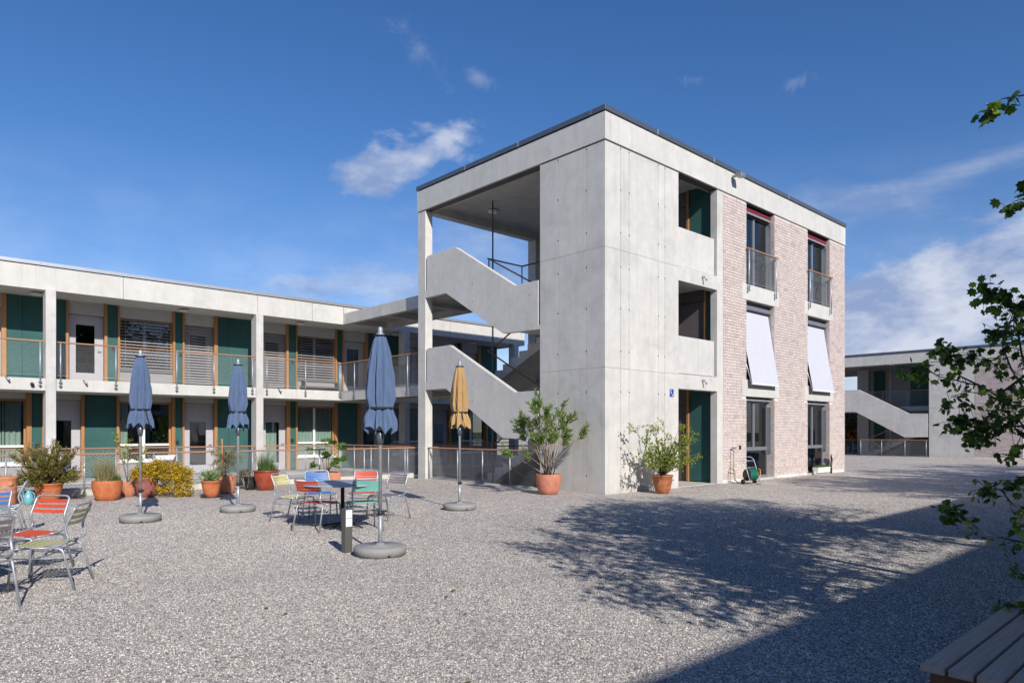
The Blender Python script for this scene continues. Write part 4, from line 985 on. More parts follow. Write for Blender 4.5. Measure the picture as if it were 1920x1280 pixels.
# houses of the same yard behind the viewpoint: they throw the straight shadow over the gravel
def plain_wing(label, x0, x1, yn, h):
    H = thing('courtyard_wing', label, 'building', ((x0 + x1) / 2, yn - 4, 0))
    boxpart(H, 'wall', x0 + .1, x1 - .1, yn - 8, yn - 1.5, 0, h - .15, 'conc_smooth'); boxpart(H, 'roof_slab', x0, x1, yn - 8, yn, h - .75, h, 'conc_smooth'); boxpart(H, 'gallery_slab', x0, x1, yn - 1.5, yn, 2.7, 3.0, 'conc_smooth')
    n = int((x1 - x0) / 6)
    for i in range(n + 1): boxpart(H, 'column', x0 + .2 + i * (x1 - x0 - .7) / n, x0 + .45 + i * (x1 - x0 - .7) / n, yn - .35, yn - .1, 0, h - .75, 'conc')
    k = x0 + .5
    while k < x1 - 3:
        for f in (0.05, 3.05):
            boxpart(H, 'green_panel', k, k + 1.4, yn - 1.5 + .0, yn - 1.46, f, f + 2.35, 'green'); boxpart(H, 'window', k + 1.5, k + 2.9, yn - 1.498, yn - 1.47, f + .6, f + 2.2, 'glass')
        k += 3.2
plain_wing('two storey gallery wing closing the yard behind the viewpoint', -34, -4.6, -18.3, 6.3)
plain_wing('two storey end house closing the yard to the right of the viewpoint', -4.4, 30, -16.3, 6.3)
# ================================================================== YARD FURNITURE
def make_chair(col, nback):
    c = thing('garden_chair', 'x', 'chair', (0, 0, 0))
    for sy in (-1, 1):
        y = sy * .205
        part(c, 'leg', MB().tube(bend([(.235, sy * .215, 0), (.205, y, .395), (.14, y, .405)], .05), .0105, 8), 'galv', loc=(0, 0, 0))
        part(c, 'leg', MB().tube(bend([(-.285, sy * .22, 0), (-.185, y, .39), (-.10, y, .402)], .04), .0105, 8), 'galv', loc=(0, 0, 0))
    m = MB()
    for sy in (-1, 1): m.tube([(.15, sy * .205, .404), (-.12, sy * .205, .402)], .0105, 8)
    m.tube([(.19, -.205, .392), (.19, .205, .392)], .009, 6); m.tube([(-.16, -.205, .385), (-.16, .205, .385)], .009, 6); m.tube([(.0, -.2, .30), (.0, .2, .30)], .005, 5)
    for sy in (-1, 1): m.tube([(.21, sy * .207, .31), (-.21, sy * .207, .30)], .005, 5)
    part(c, 'seat_frame', m, 'galv', loc=(0, 0, 0))
    half = [(-.03, .19, .408), (-.17, .19, .42), (-.235, .19, .47), (-.195, .19, .575), (-.275, .185, .765)]
    pts = half + [(-.285, .15, .79), (-.285, -.15, .79)] + [(x, -y, z) for x, y, z in half[::-1]]
    part(c, 'back_frame', MB().tube(bend(pts, .05, 4), .0115, 8), 'galv', loc=(0, 0, 0))
    sm = MB(); ny = 6; vs = []
    sm.prism([(-.0135, 0), (.0135, 0), (.0135, .008), (-.0135, .008)], 'y', -.192, .192); sme = sm.mesh('slat', ('slat_' + col,), .002)
    for i in range(9): part(c, 'slat', sme, loc=(.175 - i * .0405, 0, .414 - .010 * math.sin(i / 8 * math.pi)))
    bm_ = MB(); k = 8; vs = []                    # gently bowed back slat
    h = .036
    for i in range(k + 1):
        y = -.185 + .37 * i / k; x = -.018 * (1 - (2 * i / k - 1) ** 2)
        vs += [(x, y, -h / 2), (x, y, h / 2), (x - .008, y, h / 2), (x - .008, y, -h / 2)]
    fs = []
    for i in range(k):
        a = i * 4
        for q in range(4): fs.append((a + q, a + (q + 1) % 4, a + 4 + (q + 1) % 4, a + 4 + q))
    fs += [(0, 3, 2, 1), (4 * k, 4 * k + 1, 4 * k + 2, 4 * k + 3)]
    bm_._add(vs, fs); bme = bm_.mesh('back_slat', ('slat_' + col,))
    for i in range(nback):
        t = (i + .5) / nback; part(c, 'back_slat', bme, loc=(-.208 - .062 * t, 0, .60 + .165 * t), rot=(0, R(-22), 0))
    return c
protos = {}
def chair(col, nb, x, y, fx, fy, label, group=None):
    key = (col, nb)
    if key not in protos: protos[key] = c = make_chair(col, nb)
    else: c = copy_tree(protos[key])
    c.scale = (1.08, 1.12, 1.0); c.location = (x, y, 0); c.rotation_euler = (0, 0, math.atan2(fy, fx)); c['label'] = label
    if group: c['group'] = group
G1 = 'garden chairs around the grey table'; G2 = 'garden chairs at the left edge'
chair('yellow', 4, -7.53, .48, .5, -.86, 'yellow slatted garden chair on the left side of the grey table', G1)
chair('red', 4, -7.72, -.74, .9, .43, 'red slatted garden chair seen from behind, near left of the grey table', G1)
chair('teal', 4, -7.20, -1.17, .31, .95, 'turquoise slatted garden chair turned away from the viewer at the grey table', G1)
chair('blue', 4, -6.90, .78, -.27, -.96, 'blue slatted garden chair behind the grey table in front of the fig', G1)
chair('red', 4, -6.25, .42, -.66, -.75, 'red slatted garden chair facing the viewer behind the turquoise one', G1)
chair('grey', 4, -6.27, -.40, -.96, -.25, 'brownish grey slatted garden chair on the right side of the grey table', G1)
chair('yellow', 3, -11.48, -2.53, -.86, .50, 'pale yellow slatted garden chair standing alone in the left foreground', G2)
chair('red', 3, -11.50, -1.62, -.80, -.60, 'orange red slatted garden chair behind the pale yellow chair on the left', G2)
chair('grey', 3, -12.13, -3.06, -.25, .97, 'brownish grey slatted garden chair cut off by the left edge, nearest the viewer', G2)
chair('blue', 3, -11.80, -.20, -.55, -.83, 'blue slatted garden chair cut off by the left edge behind the red one', G2)
chair('teal', 3, -11.38, 1.62, -.98, .2, 'pale green seated garden chair seen from the side in front of the terracotta urn', G2)

def table(x, y, label):
    t = thing('garden_table', label, 'table', (x, y, 0))
    part(t, 'tabletop', MB().lathe([(.66, .672), (.685, .676), (.69, .685), (.685, .694), (.66, .697), (.0, .697)], 48), 'tabletop', loc=(0, 0, 0))
    part(t, 'column', MB().lathe([(.03, .03), (.03, .64), (.10, .655), (.10, .671)], 16), 'black', loc=(0, 0, 0))
    for k in range(4):
        a = k * math.pi / 2 + .5; part(t, 'foot', MB().tube(bend([(.02 * math.cos(a), .02 * math.sin(a), .07), (.30 * math.cos(a), .30 * math.sin(a), .03), (.36 * math.cos(a), .36 * math.sin(a), .012)], .05), .014, 8), 'black', loc=(0, 0, 0))
table(-7.32, -.76, 'round grey garden table with one dark leg among the six coloured chairs')
table(-12.62, -2.35, 'round grey garden table just beyond the left edge that shades the red chair')

def umbrella(x, y, top, clothm, label, seed, w=.155, ztop=None, rz=0, group='folded parasols'):
    rng = random.Random(seed); U = thing('garden_umbrella', label, 'umbrella', (x, y, 0), rz, group)
    b = MB(); n = 56; pr_ = [(.20, .035), (.295, .035), (.318, .055), (.322, .085), (.31, .112), (.285, .122), (.06, .128), (.045, .150), (.0, .150)]
    vs = []; 
    for r_, z in pr_:
        for k in range(n):
            a = 2 * math.pi * k / n; notch = (abs(math.sin(a * 2 + .4)) < .16)
            zz = z if z > .05 else (.040 if notch else 0.0)
            vs.append((r_ * math.cos(a), r_ * math.sin(a), zz))
    b.smooth = True; b._add(vs, [(i * n + k, i * n + (k + 1) % n, (i + 1) * n + (k + 1) % n, (i + 1) * n + k) for i in range(len(pr_) - 1) for k in range(n)])
    part(U, 'base', b, 'conc_base', loc=(0, 0, 0))
    zt = top
    part(U, 'pole', MB().tube([(0, 0, .10), (0, 0, .50)], .026, 12).tube([(0, 0, .50), (0, 0, zt - .02)], .021, 12), 'galv', loc=(0, 0, 0))
    part(U, 'clamp', MB().tube([(0, 0, .485), (0, 0, .535)], .034, 12).box(.03, .055, -.012, .012, .495, .525), 'black', loc=(0, 0, 0))
    part(U, 'finial', MB().lathe([(.055, -.055), (.052, -.045), (.030, -.03), (.028, .03), (.02, .042), (0, .045)], 20, (0, 0, zt)), 'galv', loc=(0, 0, 0))
    part(U, 'crown_disc', MB().lathe([(.085, -.066), (.088, -.06), (.05, -.054)], 24, (0, 0, zt)), 'strap', loc=(0, 0, 0))
    # folded canopy: pleats that hang and gather under a strap
    zc = zt - .062; zb = zc - 1.20; zs_ = zc - .88; nt_ = 96; nz = 34; vs = []
    ph = [rng.uniform(0, 6.28) for _ in range(6)]
    for i in range(nz + 1):
        t = i / nz; z = zc + (zb - zc) * t
        if z > zs_: u = (zc - z) / (zc - zs_); r0 = .058 + (w - .058) * (1 - math.exp(-2.6 * u)) / (1 - math.exp(-2.6)); r0 *= 1 - .13 * max(0, (u - .72) / .28) ** 2; fold = (.13 + .12 * min(1, u * 1.5)) * (1 - .6 * max(0, (u - .85) / .15))
        else: u = (zs_ - z) / (zs_ - zb); r0 = w * .87 * (1 + .26 * u ** .8); fold = .10 + .22 * min(1, u * 2.5)
        for k in range(nt_):
            a = 2 * math.pi * k / nt_
            pl_ = math.sin(8 * a + ph[0] + .6 * math.sin(2 * t + ph[1])); sp = math.copysign(abs(pl_) ** .6, pl_)
            r_ = r0 * (1 + fold * .62 * sp + fold * .38 * math.sin(19 * a + ph[2] + 2.2 * t) + .10 * math.sin(3 * a + ph[3] + 1.6 * t) * t + .035 * math.sin(5 * a + 17 * t + ph[5]) * math.sin(9 * t + a * 2 + ph[1]) + .02 * math.sin(11 * a - 26 * t + ph[0]))
            zz = z
            if t > .93 - .0: zz = z + (t - .93) / .07 * .11 * (abs(math.sin(4 * a + ph[4])) ** 1.2) - .0
            elif t > .84: zz = z + (t - .84) / .09 * .05 * (abs(math.sin(4 * a + ph[4])) ** 1.2)
            vs.append((r_ * math.cos(a), r_ * math.sin(a), zz))
    c = MB(); c.smooth = True
    c._add(vs, [(i * nt_ + k, i * nt_ + (k + 1) % nt_, (i + 1) * nt_ + (k + 1) % nt_, (i + 1) * nt_ + k) for i in range(nz) for k in range(nt_)])
    # inner dark layer of the hanging tips
    part(U, 'canopy', c, clothm, loc=(0, 0, 0))
    st = MB(); rr = w * .87 * 1.10
    st.lathe([(rr, -.014), (rr + .006, -.012), (rr + .006, .012), (rr, .014)], 40, (0, 0, zs_)); 
    a = rng.uniform(0, 6.28) if seed != 4 else 4.2
    a = {1: 5.0, 2: 0.3, 3: 5.9, 4: 4.3}.get(seed, a) 
    st.tube([(rr * math.cos(a), rr * math.sin(a), zs_), (rr * 1.05 * math.cos(a + .15), rr * 1.05 * math.sin(a + .15), zs_ - .12), (rr * 1.35 * math.cos(a + .4), rr * 1.35 * math.sin(a + .4), zs_ - .36)], .009, 5)
    part(U, 'strap', st, 'strap', loc=(0, 0, 0))
    part(U, 'runner', MB().lathe([(.03, -.12), (.045, -.05), (.045, .0), (.03, .05)], 12, (0, 0, zb)), 'steel_dark', loc=(0, 0, 0))
umbrella(-9.44, 2.13, 2.80, 'cloth_blue', 'folded blue parasol on its own, leftmost of the three blue ones', 1, .155)
umbrella(-7.69, 2.46, 2.80, 'cloth_blue', 'folded blue parasol in the middle, in front of the red glazed pot and grass', 2, .15)
umbrella(-8.21, -3.26, 2.72, 'cloth_blue', 'large looking folded blue parasol nearest the viewer beside the low light', 3, .155)
umbrella(-4.45, -.09, 2.80, 'cloth_yellow', 'folded mustard yellow parasol in front of the open stairs', 4, .155)

# low garden light
bl = thing('garden_light', 'low square dark grey garden light with two white panes beside the nearest parasol', 'light', (-8.42, -2.83, 0))
part(bl, 'body', MB().box(-.05, .05, -.05, .05, 0, .545).mesh('body', ('bolt_grey',), .004), loc=(0, 0, 0))
for z0, z1 in ((.325, .425), (.43, .53)): part(bl, 'lamp_pane', MB().box(-.042, .044, -.056, -.05, z0, z1).mesh('lamp_pane', ('lampglass',), .002), loc=(0, 0, 0))

# bench of planks at the lower right
bc = thing('wooden_bench', 'low grey brown plank bench on a dark frame in the lower right corner', 'bench', (-7.9, -9.8, 0))
for i in range(6):
    y1 = -9.45 - i * .112
    part(bc, 'plank', MB().box(0, 2.75, -.100, 0, 0, .034).mesh('plank', ('bench_wood',), .004), wloc=(-9.19 + .004 * (i % 2), y1, .386))
boxpart(bc, 'frame_board', -9.15, -9.11, -10.08, -9.48, .30, .384, 'bench_frame'); boxpart(bc, 'frame_board', -9.11, -6.6, -9.52, -9.485, .30, .384, 'bench_frame'); boxpart(bc, 'frame_board', -9.11, -6.6, -10.08, -10.04, .30, .384, 'bench_frame')
boxpart(bc, 'plinth', -9.08, -6.6, -10.05, -9.55, 0.0, .298, 'conc_base', .01)

# hose cart
hc = thing('hose_cart', 'green garden hose wound on a wheeled metal cart by the ground floor window', 'hose cart', (5.55, -.72, 0), R(-20))
m = MB()
for sx in (-1, 1): m.tube(bend([(sx * .17, -.20, .02), (sx * .18, -.02, .45), (sx * .19, .10, .70), (sx * .10, .12, .77), (0, .12, .77)], .07), .011, 8)
m.tube([(-.18, 0, .47), (.18, 0, .47)], .009, 6); m.tube([(-.17, -.19, .03), (.17, -.19, .03)], .009, 6); m.tube([(-.18, .08, .66), (.18, .08, .66)], .012, 6)
part(hc, 'frame', m, 'galv', loc=(0, 0, 0))
m = MB(); rng = random.Random(3)
for q in range(7):
    xx = -.12 + q * .04
    for rr in (.10, .125, .148): m.tube([(xx + .01 * math.sin(k), -.02 + rr * math.cos(k * math.pi / 10), .27 + rr * math.sin(k * math.pi / 10)) for k in range(20)], .0125, 6, close=True)
part(hc, 'hose_coil', m, 'hose_green', loc=(0, 0, 0))
for sx in (-1, 1):
    part(hc, 'reel_side', MB().tube([(sx * .155, -.02, .27), (sx * .165, -.02, .27)], .17 if sx < 0 else .05, 20), 'orange' if sx > 0 else 'black', loc=(0, 0, 0))
    part(hc, 'wheel', MB().tube([(sx * .19, .08, .075), (sx * .225, .08, .075)], .075, 18), 'rubber', loc=(0, 0, 0))
part(hc, 'hose_end', MB().tube(bend([(.17, -.02, .42), (.20, -.15, .44), (.16, -.2, .25), (.05, -.22, .1)], .05), .012, 6), 'orange', loc=(0, 0, 0))
part(hc, 'crank', MB().tube(bend([(.16, -.02, .27), (.24, -.02, .27), (.24, .05, .36), (.30, .05, .36)], .02), .01, 6), 'black', loc=(0, 0, 0))

# things by the far ground floor window
m = MB(); pts = [(0, 0, 0), (.02, 0, .12), (-.02, 0, .25), (.03, 0, .38), (.05, 0, .48), (.01, 0, .58), (0, 0, .69)]
single('carved_stick', MB().tube(bend(pts, .06), [.035] * (len(bend(pts, .06)) - 4) + [.03, .025, .02, .012], 8), 'black', 'dark wavy wooden stick leaning at the brick by the far ground floor window', 'sculpture', (12.50, -.08, 0))
pb = thing('planter_box', 'white planter box with low green plants on the sill of the far ground floor window', 'planter', (11.85, -.02, .05))
m = MB(); m.prism([(-.08, 0), (.08, 0), (.11, .19), (-.11, .19)], 'x', -.50, .50); part(pb, 'box', m.mesh('box', ('white',), .006), loc=(0, 0, 0))
fg = MB(); fg.lathe([(.04, 0), (.06, .03), (.05, .10), (.03, .12), (0, .125)], 12).lathe([(.02, .11), (.032, .14), (.025, .17), (0, .18)], 10)
single('pale_figurine', fg, 'render_wall', 'small pale round headed figurine on the ground left of the white planter box', 'figurine', (11.05, -.12, 0))
lp = thing('table_lamp', 'table lamp with a pale yellow shade behind the far ground floor window', 'lamp', (11.85, .75, 1.25))
part(lp, 'lamp_foot', MB().lathe([(.07, 0), (.07, .015), (.02, .03), (.035, .12), (.012, .2), (.01, .28)], 14), 'tabletop', loc=(0, 0, 0)); part(lp, 'lamp_shade', MB().lathe([(.17, .26), (.10, .46)], 20), 'lamp_shade', loc=(0, 0, 0))
sh = thing('side_cabinet', 'low cabinet with standing books and picture frames behind the far window', 'cabinet', (11.7, .85, 0))
part(sh, 'cabinet_body', MB().box(-.8, .9, -.18, .2, 0, .72), 'bench_frame', loc=(0, 0, 0)); part(sh, 'picture_frame', MB().box(-.05, .2, -.1, -.08, .73, 1.25), 'curtain', loc=(.25, 0, 0)); part(sh, 'cabinet_top', MB().box(-.8, .9, -.2, .22, 1.2, 1.24), 'bench_frame', loc=(0, 0, 0))

# ================================================================== POTS
def pot(root, prof, mat, z=0): 
    inner = [(prof[-1][0] - .025, prof[-1][1]), (prof[-1][0] - .03, prof[-1][1] - .05)]
    part(root, 'pot', MB().lathe(prof + inner, 32), mat, loc=(0, 0, z))
    part(root, 'soil', MB().lathe([(prof[-1][0] - .03, prof[-1][1] - .055), (prof[-1][0] - .05, prof[-1][1] - .04), (0, prof[-1][1] - .03)], 20), 'soil', loc=(0, 0, z))
def bowlpot(r, h): return [(r * .60, 0), (r * .70, .015), (r * .84, h * .25), (r * .95, h * .55), (r * 1.0, h * .85), (r * .985, h * .96), (r * .99, h)]
def rimpot(r, h): return [(r * .56, 0), (r * .62, .01), (r * .78, h * .3), (r * .93, h * .7), (r * .95, h * .90), (r * 1.04, h * .93), (r * 1.05, h * .98), (r * 1.0, h)]
def saucer(root, r, mat='terra_brown'): part(root, 'saucer', MB().lathe([(r * .9, 0), (r, .02), (r * .96, .025), (r * .5, .012)], 24), mat, loc=(0, 0, 0))
def foliage_mesh(name, mb, mat): return mb.mesh(name, (mat,), rnd=True)
def spray(mb, rng, tips, n, rad, ln, w, rr=(0, 1), droop=0.0, fold=.25, outward=.5):
    for t, d in tips:
        for _ in range(n):
            p = t + rvec(rng) * rad * rng.random() ** .5
            dd = (rvec(rng) + d * outward + Vector((0, 0, -droop))).normalized()
            leaf_quad(mb, p, dd, rvec(rng) * .5 + Vector((0, 0, 1)), ln * rng.uniform(.7, 1.25), w * rng.uniform(.8, 1.2), rng.uniform(*rr), fold)

# --- oleander: many bare stems fanning from the pot, leafy only at the top
def oleander(x, y):
    rng = random.Random(11); t = thing('oleander', 'tall oleander with bare fanning stems in a round terracotta pot beside the open stairs', 'plant', (x, y, 0))
    pot(t, bowlpot(.31, .48), 'terra_pink')
    st = MB(); lf = MB(); st.smooth = True
    for i in range(30):
        a = rng.uniform(0, 2 * math.pi); sp = rng.uniform(.10, .95); b0 = Vector((rng.uniform(-.10, .10), rng.uniform(-.10, .10), .45))
        H_ = rng.uniform(1.25, 2.35) - sp * .45
        tip = b0 + Vector((math.cos(a) * sp, math.sin(a) * sp, H_ - .45)); mid = b0.lerp(tip, .5) + Vector((-math.cos(a), -math.sin(a), 0)) * sp * .10
        st.tube([b0, mid, tip], [.013, .009, .005], 5)
        dirn = (tip - mid).normalized(); nn = rng.randint(3, 6)
        for k in range(nn):
            br = mid.lerp(tip, rng.uniform(.6, 1.0)); e = br + (dirn + rvec(rng) * .55).normalized() * rng.uniform(.12, .32)
            st.tube([br, e], [.005, .003], 4)
            for s_ in range(7):
                p = br.lerp(e, .25 + .75 * s_ / 6)
                for q in range(3):
                    d = (rvec(rng) * .8 + dirn * .7 + Vector((0, 0, .15))).normalized()
                    leaf_quad(lf, p, d, rvec(rng), rng.uniform(.10, .16), .028, rng.random(), .15)
    part(t, 'stems', st, 'twig', loc=(0, 0, 0)); part(t, 'foliage', foliage_mesh('foliage', lf, 'leaf_ole'), loc=(0, 0, 0), kind='stuff')
oleander(-.86, 1.02)
def camellia(x, y):
    rng = random.Random(21); t = thing('potted_shrub', 'wide light green shrub in a brown terracotta pot by the tower entrance', 'plant', (x, y, 0))
    pot(t, rimpot(.25, .45), 'terra_brown'); st = MB(); lf = MB()
    for i in range(32):
        a = rng.uniform(0, 2 * math.pi); sp = rng.uniform(.25, 1.10); b0 = Vector((rng.uniform(-.05, .05), rng.uniform(-.05, .05), .42)); H_ = rng.uniform(.45, 1.25)
        if rng.random() < .25: H_ *= .5
        tip = b0 + Vector((math.cos(a) * sp + .12, math.sin(a) * sp * .75 - .05, H_)); mid = b0.lerp(tip, .5) + Vector((0, 0, .10)) + rvec(rng) * .06
        st.tube([b0, mid, tip], [.011, .007, .003], 5)
        for k in range(10):
            br = (b0.lerp(mid, rng.uniform(.5, 1)) if rng.random() < .3 else mid.lerp(tip, rng.random())); e = br + ((tip - mid).normalized() * .6 + rvec(rng)).normalized() * rng.uniform(.10, .28)
            st.tube([br, e], [.004, .002], 4)
            for s_ in range(8):
                p = br.lerp(e, .2 + .8 * s_ / 7)
                leaf_quad(lf, p, (rvec(rng) + Vector((0, 0, .2))).normalized(), Vector((0, 0, 1)) + rvec(rng) * .6, rng.uniform(.05, .085), .042, rng.random(), .2)
    part(t, 'stems', st, 'bark', loc=(0, 0, 0)); part(t, 'foliage', foliage_mesh('foliage', lf, 'leaf_cam'), loc=(0, 0, 0), kind='stuff')
camellia(1.28, -.72)
def grasspot(x, y):
    rng = random.Random(31); t = thing('grass_pot', 'orange terracotta pot with straw coloured grass and green tufts, second pot from the left', 'plant', (x, y, 0))
    pot(t, bowlpot(.30, .43), 'terra')
    lf = MB(); 
    def blade(mb, b0, a, ln, lean, w, r_):
        p = Vector(b0); d = Vector((math.cos(a) * lean, math.sin(a) * lean, 1)).normalized(); sd = Vector((-math.sin(a), math.cos(a), 0)) * w; mb.r = r_; pts = []
        for k in range(4):
            pts.append((p.copy(), sd * (1 - k / 3.2))); p += d * ln / 3; d = (d + Vector((math.cos(a), math.sin(a), -.5)) * .28 * lean).normalized()
        vs = []
        for q, s_ in pts: vs += [q - s_, q + s_]
        mb._add(vs, [(0, 1, 3, 2), (2, 3, 5, 4), (4, 5, 7, 6)])
    for i in range(520): blade(lf, (rng.uniform(-.16, .10), rng.uniform(-.12, .12), .41), rng.uniform(0, 6.28), rng.uniform(.30, .74), rng.uniform(.15, .75), .0045, rng.random())
    part(t, 'straw_blades', lf.mesh('straw_blades', ('leaf_straw',), rnd=True), loc=(-.03, 0, 0), kind='stuff')
    lf = MB()
    for i in range(420): blade(lf, (rng.uniform(.02, .25), rng.uniform(-.15, .15), .40), rng.uniform(0, 6.28), rng.uniform(.08, .24), rng.uniform(.1, .6), .004, rng.random())
    for i in range(5): blade(lf, (rng.uniform(-.1, .1), 0, .40), rng.uniform(0, 6.28), rng.uniform(.9, 1.3), rng.uniform(.1, .4), .003, .9)
    part(t, 'green_blades', lf.mesh('green_blades', ('leaf_grass',), rnd=True), loc=(0, 0, 0), kind='stuff'); return blade
blade = grasspot(-8.93, 6.55)
def leggy(x, y):
    rng = random.Random(35); t = thing('leggy_shrub', 'thin leggy shrub with few leaves standing behind the pot of straw grass', 'plant', (x, y, 0))
    pot(t, bowlpot(.20, .34), 'terra_pale'); st = MB(); lf = MB()
    for tip in ((-.25, 0, 1.45), (.05, .1, 1.25), (.42, -.05, .95), (-.05, 0, 1.05), (.30, .1, 1.12)):
        b0 = Vector((0, 0, .3)); tp_ = Vector(tip); mid = b0.lerp(tp_, .5) + rvec(rng) * .08; st.tube([b0, mid, tp_], [.012, .009, .004], 5)
        for k in range(34):
            p = mid.lerp(tp_, rng.uniform(.2, 1.05)) + rvec(rng) * rng.uniform(0, .16); 
            leaf_quad(lf, p, (rvec(rng) + Vector((0, 0, .1))).normalized(), Vector((0, 0, 1)) + rvec(rng) * .5, rng.uniform(.06, .10), .05, rng.random(), .2)
    part(t, 'stems', st, 'twig', loc=(0, 0, 0)); part(t, 'foliage', foliage_mesh('foliage', lf, 'leaf_cam'), loc=(0, 0, 0), kind='stuff')
leggy(-8.35, 7.25)
def juniper(x, y):
    rng = random.Random(41); t = thing('juniper', 'spreading yellowish juniper bush in a terracotta pot at the left', 'plant', (x, y, 0))
    pot(t, rimpot(.27, .40), 'terra'); st = MB(); lf = MB()
    for i in range(56):
        a = rng.uniform(0, 6.28); b0 = Vector((0, 0, .36)); el = rng.uniform(-.05, 1.45); ln = rng.uniform(.42, .64) * (1.0 if el < .7 else 1.45)
        d = Vector((math.cos(a) * math.cos(el), math.sin(a) * math.cos(el) * .9, math.sin(el) * .95 + .05)); tip = b0 + d * ln; st.tube([b0, b0.lerp(tip, .5) + Vector((0, 0, .03)), tip], [.010, .006, .003], 4)
        for k in range(30):
            p = b0.lerp(tip, rng.uniform(.25, 1.0)); dd = (d + rvec(rng) * .75 + Vector((0, 0, .25))).normalized(); e = p + dd * rng.uniform(.07, .15); base = rng.uniform(-.25, .2)
            for s_ in range(8): leaf_quad(lf, p.lerp(e, s_ / 7), (dd + rvec(rng) * .7).normalized(), rvec(rng), rng.uniform(.035, .065), .020, min(1, max(0, rng.random() + base)), .1)
    part(t, 'stems', st, 'bark', loc=(0, 0, 0)); part(t, 'foliage', foliage_mesh('foliage', lf, 'leaf_jun'), loc=(0, 0, 0), kind='stuff')
juniper(-9.93, 7.0)
def broom(x, y):
    rng = random.Random(51); t = thing('yellow_broom', 'wide mound of bright yellow flowers spilling from a brown pot to the gravel', 'plant', (x, y, 0))
    pot(t, rimpot(.26, .46), 'purple_pot'); lf = MB(); gn = MB(); st = MB()
    blobs = []
    for i in range(150):
        u = rng.uniform(-1, 1); a = rng.uniform(0, 6.28); 
        px_ = .36 + .62 * u; top = .78 - .24 * abs(u) ** 2.2 ; low = .0 if u > -.15 else .42
        blobs.append(Vector((px_, rng.uniform(-.32, .30) * (1 - .3 * abs(u)), low + (top - low) * rng.random() ** .75)))
    s_, c_ = math.sin(AZ), math.cos(AZ)
    for b0 in blobs:
        b = Vector((b0.x * .80 + b0.y * .25, -b0.x * .55 + b0.y, b0.z))
        st.tube([(0, 0, .42), (b.x * .6, b.y * .6, max(.4, b.z * .8)), b], [.006, .004, .002], 3)
        for k in range(95):
            p = b + rvec(rng) * rng.uniform(.03, .13); p.z = max(p.z, .01)
            if rng.random() < .58: leaf_quad(lf, p, rvec(rng), rvec(rng), rng.uniform(.024, .038), .026, rng.random(), .3)
            else: leaf_quad(gn, p, (rvec(rng) + Vector((0, 0, .4))).normalized(), rvec(rng), rng.uniform(.035, .065), .014, rng.random(), .1)
    part(t, 'stems', st, 'twig', loc=(0, 0, 0)); part(t, 'flowers', foliage_mesh('flowers', lf, 'leaf_broomf'), loc=(0, 0, 0), kind='stuff'); part(t, 'foliage', foliage_mesh('foliage', gn, 'leaf_broomg'), loc=(0, 0, 0), kind='stuff')
broom(-8.10, 6.75)
def palepot(x, y):
    rng = random.Random(61); t = thing('pale_plant_pot', 'small bright orange pot with pale green strap leaves, in front of the olive pot', 'plant', (x, y, 0)); saucer(t, .24, 'black')
    pot(t, rimpot(.215, .38), 'terra'); lf = MB()
    for i in range(110):
        a = rng.uniform(0, 6.28); d = Vector((math.cos(a), math.sin(a), rng.uniform(.4, 2.0))).normalized(); p = Vector((rng.uniform(-.1, .1), rng.uniform(-.1, .1), .36))
        for k in range(5): leaf_quad(lf, p + d * .05 * k, (d + rvec(rng) * .5).normalized(), rvec(rng), rng.uniform(.08, .14), .022, rng.random(), .15)
    part(t, 'foliage', foliage_mesh('foliage', lf, 'leaf_pale'), loc=(0, 0, 0), kind='stuff')
palepot(-7.02, 5.72)
def olive(x, y):
    rng = random.Random(71); t = thing('olive_bush', 'small round olive bush on a stake in an orange terracotta pot', 'plant', (x, y, 0))
    pot(t, bowlpot(.235, .43), 'terra_pale'); st = MB(); lf = MB(); st.tube([(-.02, 0, .38), (-.02, 0, .72), (0, 0, .95)], [.018, .014, .008], 6)
    part(t, 'stake', MB().tube([(-.10, -.02, .35), (-.11, -.02, 1.32)], .022, 8), 'larch', loc=(0, 0, 0))
    for i in range(60):
        d = (rvec(rng) + Vector((0, 0, .25))).normalized(); b0 = Vector((0, 0, rng.uniform(.62, .92))); e = b0 + Vector((d.x * .42, d.y * .36, d.z * .36)); st.tube([b0, e], [.006, .003], 4)
        for k in range(15): leaf_quad(lf, b0.lerp(e, rng.uniform(.35, 1.08)) + rvec(rng) * .04, (d * .5 + rvec(rng)).normalized(), rvec(rng), rng.uniform(.04, .07), .024, rng.random(), .15)
    part(t, 'stems', st, 'bark', loc=(0, 0, 0)); part(t, 'foliage', foliage_mesh('foliage', lf, 'leaf_olive'), loc=(0, 0, 0), kind='stuff')
olive(-6.42, 6.42)
def redpot(x, y):
    rng = random.Random(81); t = thing('glazed_grass_pot', 'big shiny red brown glazed pot with tall green grass', 'plant', (x, y, 0))
    pot(t, [(.17, 0), (.19, .01), (.25, .15), (.30, .32), (.305, .42), (.29, .465), (.325, .475), (.33, .495), (.31, .505)], 'glazed_red')
    lf = MB()
    for i in range(260): blade(lf, (rng.uniform(-.2, .1), rng.uniform(-.15, .15), .46), rng.uniform(0, 6.28), rng.uniform(.3, .68), rng.uniform(.1, .55), .006, rng.random())
    for i in range(300): blade(lf, (rng.uniform(0, .25), rng.uniform(-.15, .15), .46), rng.uniform(0, 6.28), rng.uniform(.12, .36), rng.uniform(.1, .5), .005, rng.random())
    part(t, 'grass_blades', lf.mesh('grass_blades', ('leaf_grass',), rnd=True), loc=(0, 0, 0), kind='stuff')
redpot(-5.30, 6.72)
